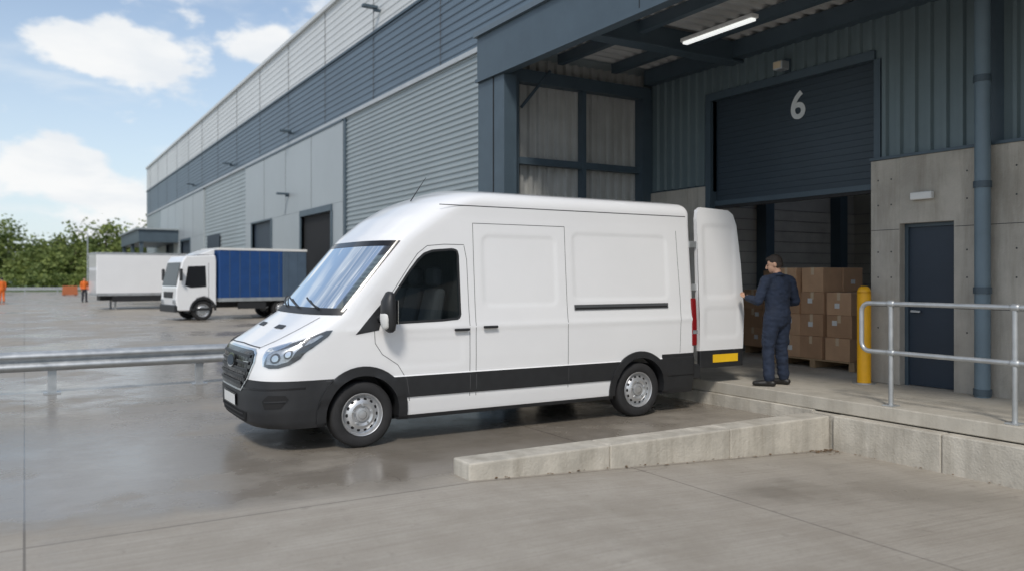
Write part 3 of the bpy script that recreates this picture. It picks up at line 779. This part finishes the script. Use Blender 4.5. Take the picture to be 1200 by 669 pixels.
for yy,top in ((11.05,3),(10.57,4),(10.09,3)):
    z=zb
    for k in range(top): cbox(12.3+random.uniform(-.02,.02),yy,z,.46,.46,.36,random.uniform(-.05,.05),CARD2 if k%2 else CARD); z+=.362
pal=root('wooden_pallet')
for (y0,y1,x0,x1) in ((8.05,9.62,11.03,12.10),(9.82,11.32,12.15,12.6)):
    for k in range(7):
        a=x0+(x1-x0)*k/7; box('deck_board',a,a+min(.1,(x1-x0)/7*.85),y0,y1,.455,.478,WOOD,pal)
    for y in (y0,(y0+y1)/2-.05,y1-.1): box('bearer',x0,x1-.03,y,y+.1,.335,.455,WOOD,pal)

bo=root('yellow_bollard'); V=[];F=[]
tubeg(V,F,[(10.02,7.16,.33),(10.02,7.16,1.60)],[.092,.092],24,caps=False); mesh('post',V,F,YELB,bo,smooth=50)
V=[];F=[];tubeg(V,F,[(10.02,7.16,1.58),(10.02,7.16,1.60)],[.092,.092],24); mesh('cap',V,F,YELB,bo,smooth=50)
tube('base_plate',[(10.02,7.16,.331),(10.02,7.16,.345)],.15,GALVR,bo,24)
rl=root('handrail'); X=8.52; zt,zm=1.50,.94
cy=6.02
a=[(X,-12,zt),(X,cy,zt)]+[(X,cy+.10*math.sin(t)*1.0,zt-.10+.10*math.cos(t)) for t in np.linspace(.3,math.pi/2,6)]
b=[(X,cy+.10*math.cos(t),zm+.10-.10*math.sin(t)) for t in np.linspace(0,math.pi/2,6)]+[(X,cy,zm),(X,-12,zm)]
tube('rail_loop',a+b,.027,GALVR,rl,14)
for y in (5.74,4.38,2.9,1.4,-.1,-1.6,-3.1):
    tube('stanchion',[(X,y,.33),(X,y,zt)],.027,GALVR,rl,14)
    box('foot_plate',X-.07,X+.07,y-.07,y+.07,.332,.345,GALVR,rl)
    for z in (zt,zm):
        V=[];F=[];tubeg(V,F,[(X,y-.02,z),(X,y+.02,z)],[.04,.04],14); mesh('ball_fitting',V,F,GALVR,rl,smooth=60)
gr=root('guard_rail'); GY=14.5
prof=[(0,.36),(-.035,.385),(-.075,.42),(-.075,.455),(-.02,.49),(-.0,.515),(-.02,.54),(-.075,.575),(-.075,.61),(-.035,.645),(0,.67)]
V=[];F=[]
for x in (-14,7.5):
    for off in (0,.006):
        for (yy,z) in prof: V.append((x,GY+yy+off-.05,z))
n=len(prof)
for i in range(n-1):
    F.append((i,i+1,2*n+i+1,2*n+i)); F.append((n+i+1,n+i,3*n+i,3*n+i+1))
mesh('w_beam',V,F,GALVR,gr,smooth=60)
x=-12.65
while x<7:
    box('post',x-.06,x+.06,GY-.02,GY+.08,0,.64,GALVR,gr); box('spacer',x-.05,x+.05,GY-.05,GY-.0,.45,.60,GALVR,gr)
    box('foot_plate',x-.12,x+.12,GY-.08,GY+.14,.0,.02,GALVR,gr); x+=2.17
# ================================================================ TRUCKS
def truck(name,loc,rz,boxmat,boxmat2,L_=6.3,H=3.1,cabc=WHITE,cab=True):
    t=root(name,loc,rz); W=1.15
    x0=1.75 if cab else 0
    box('cargo_box',x0,L_*.8,-W,W,.85,H,boxmat,t,.03); box('cargo_box_rear',L_*.8,L_,-W,W,.85,H,boxmat2,t,.03)
    box('roof_rail',x0-.02,L_+.02,-W-.02,W+.02,H-.07,H+.03,WHITEP if boxmat!=WHITE else GALVR,t)
    box('side_rail',x0-.02,L_+.02,-W-.015,W+.015,.78,.93,GALVR,t)
    if boxmat!=WHITE:
        for k in range(1,9): 
            xx=x0+(L_-x0)*k/9; 
            for s in (-1,1): box('curtain_strap',xx-.010,xx+.010,min(s*(W),s*(W+.012)),max(s*W,s*(W+.012)),.93,H-.08,boxmat2,t)
    box('chassis',.3,L_,-.45,.45,.5,.78,BLACKP,t)
    box('side_guard',x0+.8,L_-1.9,-W+.03,-W+.06,.45,.75,BLACKP,t)
    for s in (-1,1):
        wheel(t,'rear_wheel',(L_-1.15,s*1.08,.42),s,.42,.3)
        box('mudguard',L_-1.65,L_-.65,min(s*.8,s*1.1),max(s*.8,s*1.1),.84,.87,BLACKP,t)
    if cab:
        prof=[(.05,.42),(.0,.9),(.03,1.35),(.26,2.45),(.42,2.68),(1.62,2.74),(1.66,2.5),(1.66,.6),(1.55,.55),(1.4,.9),(1.15,1.0),(.85,.92),(.68,.6),(.62,.42)]
        prism('cab',prof,'y',-1.05,1.05,cabc,t,.05,3)
        for s in (-1,1):
            y=s*1.052
            P=[(.36,1.45),(.48,2.25),(1.20,2.28),(1.24,1.40),(.6,1.36)]
            prism('cab_window',P,'y',y,y+s*.004,BLACKG,t)
            box('cab_door_line',1.32,1.335,min(y,y+s*.003),max(y,y+s*.003),.9,2.4,GASK,t)
            box('cab_step',.62,1.5,min(s*.9,s*1.06),max(s*.9,s*1.06),.42,.52,BLACKP,t)
            wheel(t,'front_wheel',(1.10,s*1.0,.42),s,.42,.28)
            prism('wheel_arch',arc(1.10,.42,.56,0,180,14)+arc(1.10,.42,.47,180,0,14),'y',s*1.0,s*1.07,BLACKP,t)
            box('mirror',.10,.20,min(s*1.15,s*1.33),max(s*1.15,s*1.33),1.65,2.15,BLACKP,t,.03)
            box('headlamp',-.03,.10,min(s*.65,s*.98),max(s*.65,s*.98),.72,.88,LAMPI,t,.02)
        V=[(.02,-.95,1.45),(.02,.95,1.45),(.225,.88,2.42),(.225,-.88,2.42)]
        mesh('windscreen',V,[(0,1,2,3)],BLACKG,t)
        box('bumper',-.06,.15,-1.04,1.04,.36,.66,BLACKP,t,.03); box('cab_grille',-.02,.02,-.6,.6,.95,1.2,BLACKP,t)
        prism('wind_deflector',[(.95,2.74),(1.5,H-.05),(1.62,H-.05),(1.62,2.74)],'y',-.95,.95,cabc,t,.04)
    else:
        for s in (-1,1): wheel(t,'mid_wheel',(L_-2.1,s*1.08,.42),s,.42,.3)
        box('landing_leg',1.0,1.1,-.7,-.6,0,.8,GALVR,t); box('landing_leg',1.0,1.1,.6,.7,0,.8,GALVR,t)
BLUE=M('blue_curtain',(.010,.055,.19),.5,0,.12,2.5,bump=.3,bs=3)
GREYC=M('grey_curtain',(.07,.105,.15),.5,0,.1,2)
truck('curtainside_truck',(5.2,36.8,0),R(8),BLUE,GREYC,5.7,3.02)
truck('white_box_truck',(3.3,51.5,0),R(6),WHITE,WHITE,7.5,3.15,cab=False)
truck('white_box_truck',(-5.5,84,0),R(150),WHITE,WHITE,6.5,2.7)

# ================================================================ TREES
LEAF=bpy.data.materials.new('foliage'); LEAF.use_nodes=True
nt=LEAF.node_tree; bb=nt.nodes['Principled BSDF']; bb.inputs['Roughness'].default_value=.7
ge=nt.nodes.new('ShaderNodeNewGeometry'); no=nt.nodes.new('ShaderNodeTexNoise'); no.inputs['Scale'].default_value=.45; no.inputs['Detail'].default_value=5
nt.links.new(ge.outputs['Position'],no.inputs['Vector']); cr=nt.nodes.new('ShaderNodeValToRGB')
cr.color_ramp.elements[0].position=.32; cr.color_ramp.elements[0].color=(.07,.115,.03,1); cr.color_ramp.elements[1].position=.66; cr.color_ramp.elements[1].color=(.27,.32,.09,1)
nt.links.new(no.outputs['Fac'],cr.inputs[0]); nt.links.new(cr.outputs[0],bb.inputs['Base Color'])
tl=nt.nodes.new('ShaderNodeBsdfTranslucent'); nt.links.new(cr.outputs[0],tl.inputs[0]); mxs=nt.nodes.new('ShaderNodeMixShader'); mxs.inputs[0].default_value=.35
nt.links.new(bb.outputs[0],mxs.inputs[1]); nt.links.new(tl.outputs[0],mxs.inputs[2]); nt.links.new(mxs.outputs[0],nt.nodes['Material Output'].inputs[0])
BARK=M('bark',(.09,.07,.05),.9,0,.3,3)
TV=[];TF=[];LV=[];LF=[]
rng=np.random.RandomState(3)
def tree(x,y,h,w):
    tubeg(TV,TF,[(x,y,0),(x+.1,y,h*.3),(x-.1,y,h*.75)],[.3,.22,.08],7,caps=False)
    for k in range(9):
        a=rng.uniform(0,6.28); z=h*rng.uniform(.25,.5); q=(x+math.cos(a)*w*.35,y+math.sin(a)*w*.35,z+h*.25)
        tubeg(TV,TF,[(x,y,z),q],[.12,.04],5,caps=False)
    for c in range(60):
        u=rng.normal(size=3); u/=np.linalg.norm(u); rr=rng.uniform(.25,1.)**.6
        cz=h*.52+u[2]*h*.44*rr; sw=1-.35*max(0,(cz-h*.6)/(h*.4))
        cx=x+u[0]*w*.5*rr*sw; cy=y+u[1]*w*.5*rr*sw
        cr_=rng.uniform(.7,1.4)*w/7.0
        for q in range(46):
            p=rng.normal(size=3)*cr_*.5+np.array([cx,cy,cz])
            if p[2]<.3: continue
            s=rng.uniform(.18,.38); n=rng.normal(size=3); n/=np.linalg.norm(n); a=np.cross(n,[.3,.2,.9]); a/=np.linalg.norm(a)+1e-9; b=np.cross(n,a)
            k=len(LV); LV.extend([tuple(p-a*s),tuple(p+b*s*.7),tuple(p+a*s),tuple(p-b*s*.7)]); LF.append((k,k+1,k+2,k+3))
for x,y,h,w in ((-62,160,10,11),(-52,156,12,12),(-42,160,11,11),(-33,154,12,12),(-25,158,10,11),(-17,156,12,12),(-9,152,10,11),(-3,156,11.0,9.5),(-6,150,8.5,8),(2.5,153,8.0,8),(7,147,10.3,9),(11.3,145,10.6,9),(14,143,9.5,8),(19,148,12,11),(24,142,11,11),(30,150,12,12),(1,148,6.0,8),(5,143,5.5,8),(-14,148,6,9),(9.5,141,6,8)):
    tree(x,y,h,w)
joinm('distant_trees',[(TV,TF,BARK),(LV,LF,LEAF)],None)
LV=[];LF=[]
for i in range(9000):
    p=np.array([rng.uniform(-70,30),rng.uniform(126,129),rng.uniform(0.05,2.0)+.3*rng.rand()]); s=rng.uniform(.12,.3)
    n=rng.normal(size=3); n/=np.linalg.norm(n); a=np.cross(n,[.3,.2,.9]); a/=np.linalg.norm(a); b=np.cross(n,a); k=len(LV)
    LV.extend([tuple(p-a*s),tuple(p+b*s),tuple(p+a*s),tuple(p-b*s)]); LF.append((k,k+1,k+2,k+3))
mesh('hedge',LV,LF,LEAF)
fr=root('guard_rail'); box('w_beam',-60,11,100,100.05,.45,.75,GALVR,fr)
for k in range(24): box('post',-60+3*k,-59.9+3*k,100.05,100.15,0,.7,GALVR,fr)
ORG=M('orange_plastic',(.42,.13,.05),.6)
for k,(x,y) in enumerate(((3.2,92),(5.0,92.2))):
    b_=root('traffic_barrier'); prism('body',[(x,.05),(x+1.4,.05),(x+1.35,.95),(x+.05,.95)],'y',y,y+.12,ORG if k%2==0 else WHITEP,b_,.02); box('foot',x+.1,x+.3,y-.25,y+.35,0,.05,BLACKP,b_); box('foot',x+1.1,x+1.3,y-.25,y+.35,0,.05,BLACKP,b_)
lp=root('street_lamp'); tube('column',[(7,118,0),(7,118,7.5)],[.1,.06],GALVR,lp,10); tube('arm',[(7,118,7.5),(6,118,7.8)],.04,GALVR,lp,8); box('lantern',5.5,6.1,117.85,118.15,7.72,7.86,GALVR,lp,.03)

# ================================================================ PEOPLE
SKIN=M('skin',(.52,.31,.21),.55); HAIR=M('dark_hair',(.022,.015,.011),.7,0,.3,60,bump=.5,bs=200)
NAVYC=M('navy_workwear',(.012,.021,.044),.85,0,.25,9,bump=.25,bs=120); BOOT=M('black_boots',(.012,.011,.010),.5)
HIVIS=M('hi_vis_orange',(.75,.16,.02),.7); DTR=M('dark_trousers',(.03,.03,.04),.8)
def remesh(name,V,F,vox,mats,par,smooth=4,disp=0,lap=.5):
    me=bpy.data.meshes.new(name); me.from_pydata([tuple(p) for p in V],[],F); me.update()
    bm=bmesh.new(); bm.from_mesh(me); bmesh.ops.recalc_face_normals(bm,faces=bm.faces); bm.to_mesh(me); bm.free()
    o=link(me,name,par,[]); md=o.modifiers.new('r','REMESH'); md.mode='VOXEL'; md.voxel_size=vox
    ms=o.modifiers.new('s','SMOOTH'); ms.factor=lap; ms.iterations=smooth
    apply_mods(o); me=o.data; me.materials.clear()
    for m in mats: me.materials.append(m)
    if disp:
        me.update(); co=[v.co.copy() for v in me.vertices]; no_=[v.normal.copy() for v in me.vertices]
        for i,v in enumerate(me.vertices):
            p=co[i]; d=mnoise.noise(Vector((p.x*9,p.y*9,p.z*16)))+.6*mnoise.noise(Vector((p.x*22,p.y*22,p.z*30)))
            v.co=p+no_[i]*d*disp
    for p in me.polygons: p.use_smooth=True
    return o
def ell(V,F,c,r,rot=None):
    s=len(V); nu,nv=16,10
    for j in range(nv+1):
        ph=math.pi*(j+.02)/(nv+.04)
        for i in range(nu):
            th=2*math.pi*i/nu; p=Vector((r[0]*math.sin(ph)*math.cos(th),r[1]*math.sin(ph)*math.sin(th),r[2]*math.cos(ph)))
            if rot: p=rot@p
            V.append(p+Vector(c))
    for j in range(nv):
        for i in range(nu): F.append((s+j*nu+i,s+j*nu+(i+1)%nu,s+(j+1)*nu+(i+1)%nu,s+(j+1)*nu+i))
    F.append(tuple(s+i for i in range(nu))); F.append(tuple(s+nv*nu+i for i in range(nu))[::-1])
def person(name,loc,rz,J,top=NAVYC,trous=NAVYC,headtilt=20,headturn=0,g=1.12):
    P=root(name,loc,rz); V=[];F=[]
    tubeg(V,F,[(0,.0,.88),(0,.005,.98),(0,0,1.08),(0,-.005,1.22),(0,-.005,1.34),(0,.0,1.42),(0,.01,1.475)],[(.165*g,.12*g),(.172*g,.122*g),(.162*g,.116*g),(.172*g,.122*g),(.19*g,.125*g),(.178*g,.11*g),(.10,.075)],20)
    tubeg(V,F,[(0,.01,1.46),(0,.0,1.53)],[(.075,.07),(.065,.062)],14)
    for s,k in ((1,'L'),(-1,'R')):
        sh=Vector((s*.20,.005,1.42)); el_=Vector(J['el'+k]); wr=Vector(J['wr'+k])
        tubeg(V,F,[(s*.09,.01,1.45),sh],[.068,.072],12)
        tubeg(V,F,[sh,sh.lerp(el_,.4),el_],[.074*g,.066*g,.057*g],14)
        tubeg(V,F,[el_,el_.lerp(wr,.35),wr],[.057*g,.053*g,.041*g],14)
        hp=Vector((s*.095,0,.93)); kn=Vector(J['kn'+k]); an=Vector(J['an'+k])
        tubeg(V,F,[hp,hp.lerp(kn,.35),kn],[.102*g,.096*g,.076*g],16)
        tubeg(V,F,[kn,kn.lerp(an,.35),an+Vector((0,0,.02))],[.076*g,.074*g,.068*g],16)
        pk=hp.lerp(kn,.75)+Vector((s*.075,0,0)); tubeg(V,F,[pk+Vector((0,0,.07)),pk-Vector((0,0,.07))],[(.022,.065),(.024,.068)],10)
    # jacket hem
    tubeg(V,F,[(0,.003,.955),(0,.003,.99)],[(.178*g,.128*g),(.178*g,.128*g)],20)
    o=remesh('clothed_body',V,F,.011,[top,trous],P,3,.010)
    for p in o.data.polygons: p.material_index=1 if p.center.z<.94 else 0
    V=[];F=[]
    for s,k in ((1,'L'),(-1,'R')):
        an=Vector(J['an'+k]); fd=Vector(J['fd'+k]).normalized()
        tubeg(V,F,[an+Vector((0,0,.06)),an+Vector((0,0,-.04))],[.055,.052],14)
        b=Vector((an.x,an.y,.045)); tubeg(V,F,[b-fd*.055,b+fd*.04,b+fd*.13+Vector((0,0,-.004)),b+fd*.19+Vector((0,0,-.008))],[(.044,.044),(.048,.046),(.053,.038),(.042,.032)],14,ref=Vector((fd.y,-fd.x,0)))
    o=remesh('boots',V,F,.009,[BOOT],P,3)
    for v in o.data.vertices: v.co.z=max(.0,v.co.z)
    rot=Matrix.Rotation(R(headturn),4,'Z')@Matrix.Rotation(R(headtilt),4,'X'); piv=Vector((0,.01,1.54))
    V=[];F=[]
    ell(V,F,(0,.01,1.675),(.078,.098,.100)); ell(V,F,(0,-.03,1.62),(.062,.070,.088)); ell(V,F,(0,-.055,1.575),(.038,.042,.03))
    tubeg(V,F,[(0,-.098,1.675),(0,-.118,1.64),(0,-.118,1.632)],[.010,.015,.014],8)
    for s in (-1,1): ell(V,F,(s*.079,.012,1.645),(.011,.022,.034))
    tubeg(V,F,[(0,.02,1.47),(0,.005,1.60)],[.060,.057],14)
    tubeg(V,F,[(-.022,-.094,1.598),(.022,-.094,1.598)],[.007,.007],6)
    def hx(V): return [piv+(rot@(Vector(v)-piv)) for v in V]
    V2=[ (v if v.z<1.50 else piv+(rot@(v-piv))) for v in V]
    remesh('head',V2,F,.0065,[SKIN],P,3)
    V=[];F=[]
    for s in (-1,1): ell(V,F,(s*.030,-.088,1.662),(.012,.008,.008))
    mesh('eyes',hx(V),F,M('eye',(.05,.03,.02),.2),P,smooth=60)
    V=[];F=[]
    for s in (-1,1): tubeg(V,F,[(s*.015,-.098,1.684),(s*.045,-.090,1.685)],[.004,.003],6)
    mesh('eyebrows',hx(V),F,HAIR,P)
    V=[];F=[];ell(V,F,(0,.018,1.688),(.084,.101,.101)); ell(V,F,(0,.045,1.64),(.074,.07,.08)); ell(V,F,(0,-.045,1.745),(.058,.05,.032))
    bmv=remesh('hair',hx(V),F,.007,[HAIR],P,2,.004)
    inv=rot.inverted(); bm=bmesh.new(); bm.from_mesh(bmv.data)
    dl_=[v for v in bm.verts if (lambda q:(q.y<-.045 and q.z<1.715) or (q.y<-.005 and q.z<1.67) or q.z<1.59)(piv+(inv@(v.co-piv)))]
    bmesh.ops.delete(bm,geom=dl_,context='VERTS'); bm.to_mesh(bmv.data); bm.free()
    V=[];F=[]
    for s,k in ((1,'L'),(-1,'R')):
        wr=Vector(J['wr'+k]); f=(wr-Vector(J['el'+k])).normalized(); pn=Vector(J['pn'+k]); pn=(pn-f*pn.dot(f)).normalized(); sd=f.cross(pn)
        if sd.dot(Vector(J['th'+k]))<0: sd=-sd
        tubeg(V,F,[wr-f*.02,wr+f*.01,wr+f*.05,wr+f*.09],[(.026,.022),(.030,.018),(.041,.015),(.040,.013)],12,ref=sd)
        for i,(o_,ln) in enumerate(((.030,.070),(.011,.078),(-.010,.073),(-.030,.058))):
            b=wr+f*.085+sd*o_; m=b+f*ln*.45+pn*.008; m2=m+f*ln*.22+pn*ln*.28; e=m2+f*ln*.05+pn*ln*.28
            tubeg(V,F,[b,m,m2,e],[.0095,.009,.0085,.007],8)
        b=wr+f*.035+sd*.032; tubeg(V,F,[b,b+f*.025+sd*.022+pn*.008,b+f*.055+sd*.022+pn*.024],[.013,.011,.009],8)
    remesh('hands',V,F,.0042,[SKIN],P,1)
    tube('collar',[(.077*math.cos(a),.012+.074*math.sin(a),1.495+.012*math.sin(a)) for a in np.linspace(0,2*math.pi,21)],.016,top,P,8)
    return P
J=dict(elL=(.29,-.04,1.15),wrL=(.27,-.29,1.19),elR=(-.30,.02,1.14),wrR=(-.22,-.24,1.12),
       knL=(.13,-.03,.52),anL=(.17,.03,.10),fdL=(.8,-.8,0),knR=(-.11,-.05,.52),anR=(-.15,-.05,.10),fdR=(.6,-1,0),
       pnL=(0,.1,1),thL=(-1,0,0),pnR=(1,.1,.2),thR=(0,0,1))
person('warehouse_worker',(8.80,7.62,.33),R(172),J,headtilt=18,headturn=42)
J2=dict(elL=(.25,.03,1.14),wrL=(.24,-.08,.90),elR=(-.25,.03,1.14),wrR=(-.24,-.06,.90),knL=(.10,-.06,.52),anL=(.10,-.08,.10),fdL=(.1,-1,0),knR=(-.10,.0,.52),anR=(-.10,.10,.10),fdR=(-.1,-1,0),
       pnL=(-1,0,0),thL=(0,-1,0),pnR=(1,0,0),thR=(0,-1,0))
person('yard_worker',(3.8,67.7,0),R(20),J2,HIVIS,DTR,5,g=1.0)
person('yard_worker',(-1.4,69.5,0),R(200),J2,HIVIS,HIVIS,5,g=1.0)

# ================================================================ WORLD / LIGHT
Sd=Vector((-.46,-.62,.80)).normalized()
w=bpy.data.worlds.new('World'); scn.world=w; w.use_nodes=True; nt=w.node_tree; N=nt.nodes; L=nt.links
bg=N['Background']; bg.inputs['Strength'].default_value=.145
sky=N.new('ShaderNodeTexSky'); sky.sky_type='NISHITA'; sky.sun_disc=False; sky.sun_elevation=math.asin(Sd.z); sky.sun_rotation=math.atan2(Sd.x,Sd.y); sky.air_density=1.; sky.dust_density=1.0; sky.ozone_density=1.5
tc=N.new('ShaderNodeTexCoord'); sp=N.new('ShaderNodeSeparateXYZ'); L.new(tc.outputs['Generated'],sp.inputs[0])
def wm(op,a,b=None,c=None):
    q=N.new('ShaderNodeMath'); q.operation=op
    for i,v in enumerate((a,b,c)):
        if v is None: continue
        if isinstance(v,(int,float)): q.inputs[i].default_value=v
        else: L.new(v,q.inputs[i])
    return q.outputs[0]
def wmr(v,a,b,c,d,sm=True):
    q=N.new('ShaderNodeMapRange'); q.interpolation_type='SMOOTHSTEP' if sm else 'LINEAR'; L.new(v,q.inputs[0])
    for i,x in zip((1,2,3,4),(a,b,c,d)): q.inputs[i].default_value=x
    return q.outputs[0]
zc=wm('MAXIMUM',sp.outputs[2],0.); den=wm('ADD',zc,.22)
cx=wm('DIVIDE',sp.outputs[0],den); cy_=wm('DIVIDE',sp.outputs[1],den)
cb=N.new('ShaderNodeCombineXYZ'); L.new(cx,cb.inputs[0]); L.new(cy_,cb.inputs[1]); L.new(wm('MULTIPLY',zc,3.),cb.inputs[2])
n1=N.new('ShaderNodeTexNoise'); n1.inputs['Scale'].default_value=2.1; n1.inputs['Detail'].default_value=9; n1.inputs['Roughness'].default_value=.55; n1.inputs['Distortion'].default_value=.2
mpn=N.new('ShaderNodeMapping'); mpn.inputs['Location'].default_value=(7.1,2.4,0); L.new(cb.outputs[0],mpn.inputs[0]); L.new(mpn.outputs[0],n1.inputs['Vector'])
thin=wmr(n1.outputs['Fac'],.48,.70,0,.6)
# cumulus banks: noise-edged clouds gathered round a few directions
n2=N.new('ShaderNodeTexNoise'); n2.inputs['Scale'].default_value=9; n2.inputs['Detail'].default_value=9; n2.inputs['Roughness'].default_value=.55
mp2=N.new('ShaderNodeMapping'); mp2.inputs['Scale'].default_value=(1,1,1.9); L.new(tc.outputs['Generated'],mp2.inputs[0]); L.new(mp2.outputs[0],n2.inputs['Vector'])
bias=None
for (c,r) in (((.095,.965,.238),.155),((.226,.94,.258),.075),((.012,.993,.115),.12),((.12,.99,.045),.16),((-.35,.90,.20),.2),((-.75,.60,.25),.25),((-.9,-.2,.35),.35),((.6,.7,.35),.25),((-.1,-.9,.4),.35),((.85,-.1,.4),.3),((-.2,.55,.8),.25),((-.6,.35,.7),.3)):
    vs=N.new('ShaderNodeVectorMath'); vs.operation='SUBTRACT'; L.new(tc.outputs['Generated'],vs.inputs[0]); vs.inputs[1].default_value=c
    vm=N.new('ShaderNodeVectorMath'); vm.operation='MULTIPLY'; L.new(vs.outputs[0],vm.inputs[0]); vm.inputs[1].default_value=(1,1,2.1)
    vl=N.new('ShaderNodeVectorMath'); vl.operation='LENGTH'; L.new(vm.outputs[0],vl.inputs[0])
    k=wmr(vl.outputs['Value'],0,r,1,0)
    bias=k if bias is None else wm('MAXIMUM',bias,k)
cum=wm('ADD',n2.outputs['Fac'],wm('MULTIPLY',bias,.26)); cum=wmr(cum,.585,.72,0,.97)
hz=wmr(zc,0,.30,.80,.20,False)
m1=N.new('ShaderNodeMix'); m1.data_type='RGBA'; L.new(hz,m1.inputs[0]); L.new(sky.outputs[0],m1.inputs[6]); m1.inputs[7].default_value=(5.2,5.9,6.4,1)
m2=N.new('ShaderNodeMix'); m2.data_type='RGBA'; L.new(thin,m2.inputs[0]); L.new(m1.outputs[2],m2.inputs[6]); m2.inputs[7].default_value=(6.0,6.25,6.4,1)
# clouds a little greyer at their bases / dense parts
shade=N.new('ShaderNodeMix'); shade.data_type='RGBA'; L.new(wmr(n1.outputs['Fac'],.35,.6,0,1),shade.inputs[0]); shade.inputs[6].default_value=(5.7,5.95,6.2,1); shade.inputs[7].default_value=(6.6,6.65,6.65,1)
m3=N.new('ShaderNodeMix'); m3.data_type='RGBA'; L.new(cum,m3.inputs[0]); L.new(m2.outputs[2],m3.inputs[6]); L.new(shade.outputs[2],m3.inputs[7])
L.new(m3.outputs[2],bg.inputs[0])
sl_=bpy.data.lights.new('sun','SUN'); sl_.energy=2.3; sl_.angle=R(10); sl_.color=(1,.94,.86)
so=bpy.data.objects.new('sun',sl_); COL.objects.link(so); so.rotation_euler=(-Sd).to_track_quat('-Z','Y').to_euler()
cd=bpy.data.cameras.new('camera'); cam=bpy.data.objects.new('camera',cd); COL.objects.link(cam)
cam.location=(0,0,1.8); cam.rotation_euler=(R(90),0,R(-31)); cd.sensor_width=36; cd.lens=951/1200*36; cd.shift_y=-9.5/1200
cd.clip_end=3000; cd.clip_start=.05
cd.dof.use_dof=True; cd.dof.focus_distance=9.6; cd.dof.aperture_fstop=1.0
scn.camera=cam
scn.view_settings.view_transform='Standard'; scn.view_settings.look='None'; scn.view_settings.exposure=0
